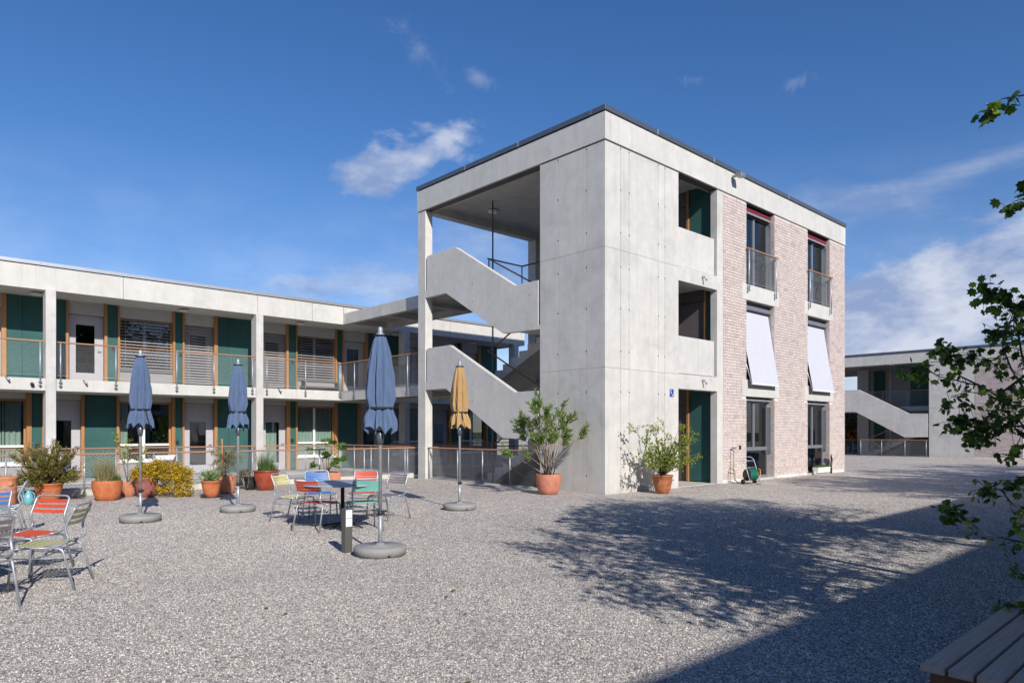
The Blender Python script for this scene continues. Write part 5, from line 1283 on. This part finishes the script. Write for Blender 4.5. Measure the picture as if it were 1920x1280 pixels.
def trailing(x, y):
    rng = random.Random(85); t = thing('trailing_plant', 'drooping dull leaved plant in a black pot half hidden behind the red glazed pot', 'plant', (x, y, 0))
    pot(t, rimpot(.17, .34), 'black'); lf = MB(); st = MB()
    for i in range(16):
        a = math.radians(rng.uniform(120, 260)); p0 = Vector((0, 0, .33)); p1 = Vector((math.cos(a) * .16, math.sin(a) * .16, rng.uniform(.40, .62))); p2 = Vector((math.cos(a) * .34, math.sin(a) * .3, rng.uniform(.12, .45))); st.tube([p0, p1, p2], .004, 4)
        for k in range(8): leaf_quad(lf, p1.lerp(p2, rng.random()) + rvec(rng) * .03, (Vector((0, 0, -1)) + rvec(rng) * .7).normalized(), rvec(rng), rng.uniform(.07, .12), .035, rng.random(), .2)
    part(t, 'stems', st, 'twig', loc=(0, 0, 0)); part(t, 'foliage', foliage_mesh('foliage', lf, 'leaf_dark'), loc=(0, 0, 0), kind='stuff')
trailing(-5.55, 7.1)
def fig(x, y):
    rng = random.Random(91); t = thing('fig_tree', 'young fig with large lobed leaves in a square orange planter behind the blue chair', 'plant', (x, y, 0))
    part(t, 'planter', MB().box(-.28, .28, -.28, .28, 0, .36).mesh('planter', ('terra_pale',), .02), loc=(0, 0, 0)); part(t, 'soil', MB().box(-.25, .25, -.25, .25, .362, .37), 'soil', loc=(0, 0, 0))
    lfm = MB(); out_ = [(0, 0), (.06, .05), (.16, .03), (.12, .10), (.20, .16), (.11, .17), (.09, .26), (.035, .20), (0, .31), (-.035, .20), (-.09, .26), (-.11, .17), (-.20, .16), (-.12, .10), (-.16, .03), (-.06, .05)]
    vs = [(x_, y_ * .9, -.5 * abs(x_) * abs(x_) * 2 + .02 * math.sin(y_ * 12)) for x_, y_ in out_] + [(0, .12, .012)]
    lfm._add(vs, [(i, (i + 1) % 16, 16) for i in range(16)]); lme = lfm.mesh('leaf', ('leaf_fig',))
    st = MB(); tips = [(-.42, .1, 1.02), (-.05, 0, 1.30), (.18, 0, 1.28), (.42, -.05, 1.08), (.50, -.1, .70), (-.40, 0, .62), (.0, -.1, .85), (.30, -.2, .62)]; u = Vector((math.sin(AZ), -math.cos(AZ), 0)); v = Vector((math.cos(AZ), math.sin(AZ), 0))
    for a_, b_, z in tips:
        tp_ = u * a_ + v * b_ + Vector((0, 0, z)); b0 = Vector((rng.uniform(-.04, .04), 0, .35)); mid = b0.lerp(tp_, .5) + u * (-a_ * .18) + Vector((0, 0, .04)); st.tube([b0, mid, tp_], [.016, .012, .007], 6)
        for k in range(5):
            p = mid.lerp(tp_, rng.uniform(.6, 1.02)) + rvec(rng) * .04; s_ = rng.uniform(.55, .95)
            o = part(t, 'leaf', lme, loc=tuple(p)); o.scale = (s_, s_, s_); d = (rvec(rng) + (tp_ - mid).normalized() * .5 + Vector((0, 0, -.15))).normalized()
            o.rotation_euler = d.to_track_quat('Y', 'Z').to_euler(); o.rotation_euler.rotate_axis('Y', rng.uniform(-.6, .6))
    part(t, 'stems', st, 'twig', loc=(0, 0, 0))
fig(-3.35, 7.2)
# urn, watering can at the left
ur = thing('terracotta_urn', 'tall ribbed terracotta urn with a relief at the left edge', 'urn', (-10.68, 6.95, 0))
part(ur, 'urn_body', MB().lathe([(.17, 0), (.185, .02), (.19, .22), (.197, .235), (.197, .25), (.19, .26), (.192, .32), (.197, .335), (.197, .345), (.19, .355), (.20, .50), (.215, .53), (.22, .56), (.205, .575), (.18, .575), (.17, .5)], 32), 'terra_pale', loc=(0, 0, 0))
m = MB(); m.lathe([(.05, 0), (.055, .008), (.04, .014), (0, .016)], 14); n0 = len(m.v)
for q in range(n0): a = m.v[q]; m.v[q] = (a[0], -.185 - a[2] * 1.0 - .01, .43 + a[1])
part(ur, 'relief', m, 'terra_pale', loc=(0.05, .01, 0))
rng = random.Random(5); lf = MB()
for i in range(60): blade(lf, (rng.uniform(-.12, .12), rng.uniform(-.1, .1), .55), rng.uniform(0, 6.28), rng.uniform(.05, .14), .5, .004, rng.random())
part(ur, 'dry_plant', lf.mesh('dry_plant', ('leaf_straw',), rnd=True), loc=(0, 0, 0), kind='stuff')
wc = thing('ceramic_jug', 'small turquoise ceramic jug between the urn and the juniper pot', 'jug', (-10.34, 6.62, 0), R(-40)); wc.scale = (.78, .78, .86)
part(wc, 'can_body', MB().lathe([(.07, 0), (.10, .02), (.115, .12), (.10, .22), (.06, .28), (.045, .31), (.055, .335), (.04, .335), (.035, .30)], 24), 'can_blue', loc=(0, 0, 0)); part(wc, 'handle', MB().tube(bend([(.10, 0, .10), (.16, 0, .15), (.15, 0, .27), (.05, 0, .31)], .05), .012, 8), 'can_blue', loc=(0, 0, 0)); part(wc, 'spout', MB().tube(bend([(-.10, 0, .14), (-.14, 0, .22), (-.13, 0, .32)], .04), [.02, .018, .016, .014, .014, .013, .012][:7], 8) if len(bend([(-.10, 0, .14), (-.14, 0, .22), (-.13, 0, .32)], .04)) == 7 else MB().box(-.14, -.12, -.01, .01, .14, .3), 'can_blue', loc=(0, 0, 0))
# leaves in the planter box
rng = random.Random(8); lf = MB()
for i in range(260): leaf_quad(lf, Vector((rng.uniform(-.48, .48), rng.uniform(-.09, .09), .18)), (rvec(rng) + Vector((0, 0, 1.2))).normalized(), rvec(rng), rng.uniform(.05, .13), .02, rng.random(), .2)
part(pb, 'low_plants', lf.mesh('low_plants', ('leaf_grass',), rnd=True), loc=(0, 0, 0), kind='stuff')
# long bamboo like sprig reaching in at the left edge
rng = random.Random(9); t = thing('narrow_leaf_shrub', 'narrow leaved shrub reaching in at the left edge beside the urn', 'plant', (-11.35, 6.9, 0)); pot(t, bowlpot(.22, .40), 'terra'); st = MB(); lf = MB()
for i in range(12):
    a = rng.uniform(0, 6.28); tp_ = Vector((math.cos(a) * .45 + .05, math.sin(a) * .4, rng.uniform(.9, 1.5))); st.tube([(0, 0, .38), tp_ * .5 + Vector((0, 0, .25)), tp_], [.008, .006, .003], 4)
    for k in range(12): leaf_quad(lf, (tp_ * .5 + Vector((0, 0, .25))).lerp(tp_, rng.random()), (rvec(rng) + Vector((0, 0, .3))).normalized(), rvec(rng), rng.uniform(.08, .14), .018, rng.random(), .15)
part(t, 'stems', st, 'twig', loc=(0, 0, 0)); part(t, 'foliage', foliage_mesh('foliage', lf, 'leaf_pale'), loc=(0, 0, 0), kind='stuff')

# ================================================================== TREES
def inview(p, margin=.0):
    d = p - CAM; f_ = d.x * cz + d.y * sz; r_ = d.x * sz - d.y * cz
    return f_ > .2 and r_ / f_ < .742 + margin
def tree(name, label, base, crown_c, crown_r, nclump, nleaf, lsize, mat='leaf_tree', seed=1, trunk_r=.09, group=None, clump_r=.38, keep=None, cat='tree', lower=0):
    rng = random.Random(seed); t = thing(name, label, cat, base, group=group); B = Vector(base)
    cc = Vector(crown_c); cr_ = Vector(crown_r); tr = MB(); lf = MB()
    top = cc + Vector((0, 0, cr_.z * .35)); fork = B.lerp(cc, .35); fork.z = max(B.z + .8, cc.z - cr_.z * .95)
    P = lambda v: tuple(v - B)
    tr.tube([P(B), P(B.lerp(fork, .5) + Vector((.04, .03, 0))), P(fork), P(cc)], [trunk_r * 1.25, trunk_r, trunk_r * .85, trunk_r * .5], 8)
    clumps = []
    while len(clumps) < nclump:
        d = rvec(rng) * rng.random() ** .38; p = cc + Vector((d.x * cr_.x, d.y * cr_.y, d.z * cr_.z))
        if keep and not keep(p): continue
        clumps.append(p)
    for p in clumps:
        s_ = fork.lerp(cc, min(1, max(0, (p.z - fork.z) / (2.2 * cr_.z)))) ; mid = s_.lerp(p, .55) + Vector((0, 0, .12)) + rvec(rng) * .1
        tr.tube([P(s_), P(mid), P(p)], [trunk_r * .3, trunk_r * .16, .006], 4)
        for k in range(3):
            q = p + rvec(rng) * clump_r * .8
            if keep and not keep(q): continue
            tr.tube([P(mid.lerp(p, .6)), P(q)], [.007, .003], 3)
        n = int(nleaf * rng.uniform(.6, 1.3))
        for _ in range(n):
            q = p + Vector(rvec(rng)) * clump_r * rng.random() ** .6
            if keep and not keep(q): continue
            leaf_quad(lf, q - B, (rvec(rng) + Vector((0, 0, -.25))).normalized(), Vector((0, 0, 1)) + rvec(rng) * .8, lsize * rng.uniform(.7, 1.25), lsize * .8, rng.random(), .18)
    part(t, 'trunk', tr, 'bark', loc=(0, 0, 0))
    part(t, 'crown', lf.mesh('crown', (mat,), rnd=True), loc=(0, 0, 0), kind='stuff')
    return t, fork
keepA = lambda p: not inview(p, .03)
NT = thing('near_tree', 'broad leaved tree just right of the picture whose leafy twigs reach in over the bench', 'tree', (-5.25, -9.35, 0)); NB = Vector((-5.25, -9.35, 0))
def at(px, py, depth):
    r_ = (px - 960) / 1304.5 * depth; z = 1.5 + (808.1 - py) / 1304.5 * depth
    return Vector((CAM.x + depth * cz + r_ * sz, CAM.y + depth * sz - r_ * cz, z))
rng = random.Random(77)
tk = MB(); tk.tube([(0, 0, 0), (.02, -.03, 1.2), (-.02, -.05, 2.4), (.05, -.1, 3.6), (.1, -.2, 4.9)], [.07, .06, .05, .035, .015], 8)
part(NT, 'trunk', tk, 'bark', loc=(0, 0, 0))
tw = MB(); leafspots = []
def twig(pts, depth, r0=.012, dens=14, spread=.13, start=.25, size=1.0, d2=None):
    n = len(pts); P3 = [at(x_, y_, (d2 if isinstance(d2, (int, float)) else depth) if i == 0 else depth + rng.uniform(-.1, .1)) for i, (x_, y_) in enumerate(pts)]
    tw.tube([tuple(p - NB) for p in P3], [r0 * (1 - .75 * i / (n - 1)) for i in range(n)], 5)
    tot = sum((P3[i + 1] - P3[i]).length for i in range(n - 1))
    for k in range(int(dens * 2.3)):
        s_ = tot * (start + (1 - start) * (k + rng.random()) / dens); i = 0
        while i < n - 2 and s_ > (P3[i + 1] - P3[i]).length: s_ -= (P3[i + 1] - P3[i]).length; i += 1
        seg = P3[i + 1] - P3[i]; p = P3[i] + seg * min(1, s_ / seg.length); q = p + rvec(rng) * spread * 1.35 * rng.random() + Vector((0, 0, -.02))
        tw.tube([tuple(p - NB), tuple(q - NB)], .0022, 3); leafspots.append((q, size))
D = 6.0
twig([(1975, 690), (1925, 702), (1870, 742), (1835, 722), (1800, 705), (1782, 680), (1768, 650)], D, .014, 26, .10, .35)
twig([(1830, 722), (1790, 712), (1762, 706), (1738, 692), (1712, 690)], D, .007, 26, .10, .1)
twig([(1850, 738), (1815, 735), (1785, 742), (1778, 752)], D, .005, 10, .08, .4)
twig([(1800, 705), (1790, 675), (1772, 662)], D, .005, 10, .06, .4)
twig([(1880, 700), (1860, 680), (1840, 668), (1822, 664)], D, .006, 20, .10, .1)
twig([(1975, 800), (1925, 798), (1880, 800), (1840, 790), (1800, 785)], D, .012, 40, .13, .1)
twig([(1880, 800), (1850, 812), (1830, 808), (1820, 816)], D, .006, 16, .08, .2)
twig([(1960, 780), (1915, 815), (1905, 840), (1893, 852)], D, .006, 9, .06, .6)
twig([(1975, 760), (1930, 760), (1890, 765), (1862, 770), (1845, 790)], D, .01, 46, .16, .1)
twig([(1975, 740), (1920, 730), (1895, 690), (1880, 650), (1895, 600), (1903, 575)], D, .012, 44, .15, .1)
twig([(1975, 720), (1925, 705), (1915, 660), (1907, 610), (1898, 570), (1875, 545), (1850, 543)], D, .012, 34, .13, .1, 1.15)
twig([(1900, 575), (1890, 560), (1880, 550)], D, .006, 8, .08, .3, 1.2)
twig([(1975, 640), (1920, 620), (1885, 625), (1868, 618)], D, .007, 22, .12, .1, 1.1)
twig([(1975, 840), (1930, 820), (1900, 770), (1885, 740)], D, .01, 26, .15, .1)
twig([(1990, 150), (1925, 178), (1895, 182), (1870, 188), (1852, 205)], D - .5, .008, 13, .06, .1, 1.5)
twig([(1990, 350), (1925, 370), (1900, 378), (1888, 388)], D - .5, .006, 7, .05, .4, 1.2)
twig([(1985, 330), (1922, 345)], D - .5, .006, 4, .05, .7, 1.2)
twig([(1975, 990), (1925, 965), (1898, 945), (1880, 922), (1865, 912), (1848, 912)], 5.2, .008, 24, .09, .45, .9, 6)
twig([(1975, 905), (1925, 905), (1905, 903)], 5.2, .006, 14, .08, .5, .9, 6)
twig([(1985, 1040), (1925, 1018), (1880, 1008), (1850, 1002), (1815, 975), (1785, 955)], 5.2, .007, 34, .08, .3, .9, 6)
twig([(1985, 1070), (1930, 1060), (1905, 1066)], 5.0, .005, 8, .07, .6, .8, 6)
twig([(1985, 1110), (1940, 1135), (1910, 1135), (1892, 1130)], 4.2, .005, 14, .06, .5, .9, 5.5)
twig([(1985, 980), (1930, 985), (1910, 980)], 5.2, .005, 9, .07, .6, .9, 6)
part(NT, 'limbs', tw, 'bark', loc=(0, 0, 0), kind='stuff')
lm = MB(); o_ = [(0, 0), (.020, .008), (.046, .012), (.036, .030), (.052, .048), (.028, .058), (.020, .082), (0, .074), (-.020, .082), (-.028, .058), (-.052, .048), (-.036, .030), (-.046, .012), (-.020, .008)]
vs = [(a, b, -abs(a) * .35 - b * b * 2.2) for a, b in o_] + [(0, .042, .002)]
lm._add(vs, [(i, (i + 1) % 14, 14) for i in range(14)]); lmesh = lm.mesh('leaf', ('leaf_tree_o',))
rng.shuffle(leafspots); extra = MB()
def leaf_rot():
    d = (rvec(rng) + Vector((-.2, -.1, -.55))).normalized(); q = d.to_track_quat('Y', 'Z'); e = q.to_euler(); e.rotate_axis('Y', rng.uniform(-1.0, 1.0)); return e
for i, (q, s_) in enumerate(leafspots):
    sc_ = s_ * rng.uniform(.45, .85); e = leaf_rot()
    if i < 290:
        o = part(NT, 'leaf', lmesh, loc=tuple(q - NB)); o.scale = (sc_,) * 3; o.rotation_euler = e
    else:
        mt = Matrix.Translation(q - NB) @ e.to_matrix().to_4x4() @ Matrix.Scale(sc_, 4); extra.r = rng.random(); extra._add([mt @ Vector(v_) for v_ in vs], [(i2, (i2 + 1) % 14, 14) for i2 in range(14)])
for i in range(3600):        # the rest of its crown, outside the picture
    d = rvec(rng) * rng.random() ** .4; q = Vector((-4.6 + d.x * 2.4, -10.3 + d.y * 1.2, 3.9 + d.z * 1.5))
    if inview(q, .02): continue
    e = leaf_rot(); mt = Matrix.Translation(q - NB) @ e.to_matrix().to_4x4() @ Matrix.Scale(rng.uniform(.8, 1.3), 4); extra.r = rng.random()
    extra._add([mt @ Vector(v_) for v_ in (vs[0], vs[2], vs[4], vs[6], vs[7], vs[8], vs[10], vs[12])], [(0, 1, 2, 3), (0, 3, 4), (0, 4, 5), (0, 5, 6, 7)])
part(NT, 'crown', extra.mesh('crown', ('leaf_tree',), rnd=True), loc=(0, 0, 0), kind='stuff')
GT = 'yard trees beyond the right edge'
tree('yard_tree', 'tree behind the bench, out of the picture, shading the near gravel', (-8.3, -11.3, 0), (-7.25, -11.6, 3.4), (2.4, 1.7, 1.7), 120, 85, .085, seed=3, group=GT, keep=keepA)
tree('yard_tree', 'second tree in the row right of the picture shading the middle gravel', (-3.0, -11.2, 0), (-3.7, -11.3, 4.2), (3.0, 2.2, 1.75), 165, 80, .085, seed=4, group=GT, keep=keepA)
tree('yard_tree', 'third tree in the row right of the picture shading the gravel by the brick wall', (4.5, -9.6, 0), (6.4, -9.9, 3.4), (3.6, 2.4, 2.1), 215, 85, .085, seed=5, group=GT, keep=keepA)
tree('yard_tree', 'fourth tree in the row right of the picture', (10.8, -9.2, 0), (12.6, -9.8, 3.4), (3.9, 2.4, 2.1), 215, 75, .09, seed=6, group=GT, keep=keepA)
tree('yard_tree', 'fifth tree in the row far right of the picture', (19.0, -9.5, 0), (19.0, -9.5, 3.7), (3.4, 2.2, 1.9), 100, 60, .10, seed=7, group=GT, keep=keepA)
tree('yard_tree', 'low bushy tree added out of view between the third and fourth tree to shade the gravel', (9.6, -8.9, 0), (9.6, -8.8, 2.3), (4.8, 1.7, 1.3), 190, 90, .085, seed=11, group=GT, keep=keepA, trunk_r=.06)  # added out of view to throw shade on the gravel strip
# hedge trees between the houses on the right
tree('hedge_tree', 'green tree in front of the dark tiled roof between the tower and the distant house', (38.5, 9.3, 0), (38.5, 9.3, 1.9), (2.6, 1.6, 1.5), 60, 90, .13, 'leaf_far', seed=8, trunk_r=.08, clump_r=.5)
tree('hedge_tree', 'taller shrub of the hedge behind the distant open stair', (38.8, 12.5, 0), (38.8, 12.5, 1.7), (1.6, 1.8, 1.5), 50, 90, .13, 'leaf_far', seed=9, trunk_r=.08, clump_r=.5)
rng = random.Random(12); lf = MB()
for i in range(34):
    c0 = Vector((rng.uniform(-.5, .5), rng.uniform(-.9, .9), rng.uniform(.8, 1.7)))
    for k in range(16): leaf_quad(lf, c0 + rvec(rng) * .10, rvec(rng), rvec(rng), .10, .09, rng.random(), .3)
gl = MB()
for i in range(900):
    c0 = Vector((rng.uniform(-.6, .6), rng.uniform(-1.1, 1.1), rng.uniform(.05, 1.75))); leaf_quad(gl, c0, rvec(rng), rvec(rng), .13, .08, rng.random(), .2)
fb = thing('flowering_bush', 'bush with orange blossoms behind the wire railing left of the distant stair', 'bush', (37.0, 8.9, 0)); part(fb, 'blossoms', lf.mesh('blossoms', ('petal',), rnd=True), loc=(-.2, 0, 0), kind='stuff'); part(fb, 'foliage', gl.mesh('foliage', ('leaf_far',), rnd=True), loc=(0, 0, 0), kind='stuff')
# trees behind the viewpoint's houses, mirrored in the windows
for i, (x, y) in enumerate(((-24, -36), (-12, -37), (2, -37), (16, -36))):
    tree('background_tree', ['tall tree behind the rear wing at its west end', 'tall tree behind the middle of the rear wing', 'tall tree behind the end house of the yard', 'tall tree behind the east end of the rear house'][i], (x, y, 0), (x, y, 7.6), (7.5, 4.5, 6.2), 190, 60, .5, 'leaf_far', seed=20 + i, trunk_r=.25, clump_r=1.2)
# loose stones and fallen leaves on the gravel
rng = random.Random(101)
stones_ = []
for v_ in range(4):                       # four pebble shapes
    m = MB(); c_r = [(rng.uniform(.8, 1.25), rng.uniform(.6, .95)) for _ in range(1)][0]; pts_ = []
    for k in range(6):
        q = k * math.pi / 3 + rng.uniform(-.2, .2); pts_.append((c_r[0] * math.cos(q) * rng.uniform(.85, 1.1), c_r[1] * math.sin(q) * rng.uniform(.85, 1.1), rng.uniform(-.1, .15)))
    top_ = [(p[0] * .5 + rng.uniform(-.1, .1), p[1] * .5, rng.uniform(.55, .8)) for p in pts_[::2]]; bot_ = (0, 0, -.6)
    m._add(pts_ + top_ + [bot_], [(0, 1, 6), (1, 2, 7, 6), (2, 3, 7), (3, 4, 8, 7), (4, 5, 8), (5, 0, 6, 8), (6, 7, 8)] + [((k + 1) % 6, k, 9) for k in range(6)])
    m.sm = [True] * len(m.f)
    stones_.append(m.mesh('pebble', ('stone',)))
pg = []; pf = []; dens_ = []; nr_, nc_ = 26, 40      # ground patch the pebbles lie on, thinning out with distance
for i in range(nr_ + 1):
    dd = 1.4 + 13.6 * i / nr_
    for j in range(nc_ + 1):
        t_ = -1.15 + 2.30 * j / nc_; pg.append((CAM.x + dd * cz + dd * t_ * sz, CAM.y + dd * sz - dd * t_ * cz, .001)); dens_.append(5000 * min(1, max(0, (15.0 - dd) / 6.0)) * min(1, max(0, (1.15 - abs(t_)) / .32)))
for i in range(nr_):
    for j in range(nc_):
        q = [i * (nc_ + 1) + j, i * (nc_ + 1) + j + 1, (i + 1) * (nc_ + 1) + j + 1, (i + 1) * (nc_ + 1) + j]
        cx_ = sum(pg[k][0] for k in q) / 4; cy_ = sum(pg[k][1] for k in q) / 4
        if cy_ > 7.5 or (cx_ > -.25 and cy_ > -.25): continue
        if -9.5 < cx_ < -6 and cy_ < -9.3: continue
        pf.append(q[::-1])
pm = bpy.data.meshes.new('pebble_ground'); pm.from_pydata(pg, [], pf); at_ = pm.attributes.new('dens', 'FLOAT', 'POINT'); at_.data.foreach_set('value', dens_)
po = single('loose_pebbles', pm, None, label='loose rounded pebbles covering the nearer part of the gravel yard', cat='pebbles', kind='stuff')
ng = bpy.data.node_groups.new('pebbles', 'GeometryNodeTree'); ng.interface.new_socket('Geometry', in_out='INPUT', socket_type='NodeSocketGeometry'); ng.interface.new_socket('Geometry', in_out='OUTPUT', socket_type='NodeSocketGeometry')
gn_ = ng.nodes; gl_ = ng.links; gi = gn_.new('NodeGroupInput'); go = gn_.new('NodeGroupOutput')
dp = gn_.new('GeometryNodeDistributePointsOnFaces'); na = gn_.new('GeometryNodeInputNamedAttribute'); na.data_type = 'FLOAT'; na.inputs['Name'].default_value = 'dens'
gl_.new(gi.outputs[0], dp.inputs['Mesh']); gl_.new(na.outputs['Attribute'], dp.inputs['Density'])
prev_ = None; pc_ = bpy.data.collections.new('pebble_shapes')
for k_, me_ in enumerate(stones_):
    ob_ = bpy.data.objects.new('pebble_shape', me_); pc_.objects.link(ob_)
ci = gn_.new('GeometryNodeCollectionInfo'); ci.inputs['Collection'].default_value = pc_; ci.inputs['Separate Children'].default_value = True; ci.inputs['Reset Children'].default_value = True
ip = gn_.new('GeometryNodeInstanceOnPoints'); ip.inputs['Pick Instance'].default_value = True
rr_ = gn_.new('FunctionNodeRandomValue'); rr_.data_type = 'FLOAT_VECTOR'; rr_.inputs[0].default_value = (-.35, -.35, 0); rr_.inputs[1].default_value = (.35, .35, 6.283)
rs_ = gn_.new('FunctionNodeRandomValue'); rs_.data_type = 'FLOAT'; rs_.inputs[2].default_value = .0038; rs_.inputs[3].default_value = .0088; rs_.inputs['Seed'].default_value = 5
gl_.new(dp.outputs['Points'], ip.inputs['Points']); gl_.new(ci.outputs[0], ip.inputs['Instance']); gl_.new(rr_.outputs[0], ip.inputs['Rotation']); gl_.new(rs_.outputs[1], ip.inputs['Scale'])
gl_.new(ip.outputs[0], go.inputs[0])
md = po.modifiers.new('pebbles', 'NODES'); md.node_group = ng
lf = MB()
for i in range(90):
    if rng.random() < .75: x_, y_ = rng.uniform(-11, 3), rng.uniform(-9.3, -4)
    else: x_, y_ = rng.uniform(-12, 0), rng.uniform(-6, 7.4)
    if x_ > -.3 and y_ > -.3: continue
    leaf_quad(lf, Vector((x_, y_, .012)), Vector((rng.uniform(-1, 1), rng.uniform(-1, 1), rng.uniform(-.05, .15))), Vector((rng.uniform(-.2, .2), rng.uniform(-.2, .2), 1)), rng.uniform(.04, .08), .045, rng.random(), .2)
single('fallen_leaves', lf.mesh('fallen_leaves', ('leaf_jun',), rnd=True), None, kind='stuff', label='dry brown leaves scattered over the gravel', cat='leaves')
for o in list(bpy.data.objects):
    if o.type == 'MESH' and o.parent is None and 'kind' not in o and 'label' not in o: print('UNTAGGED', o.name)
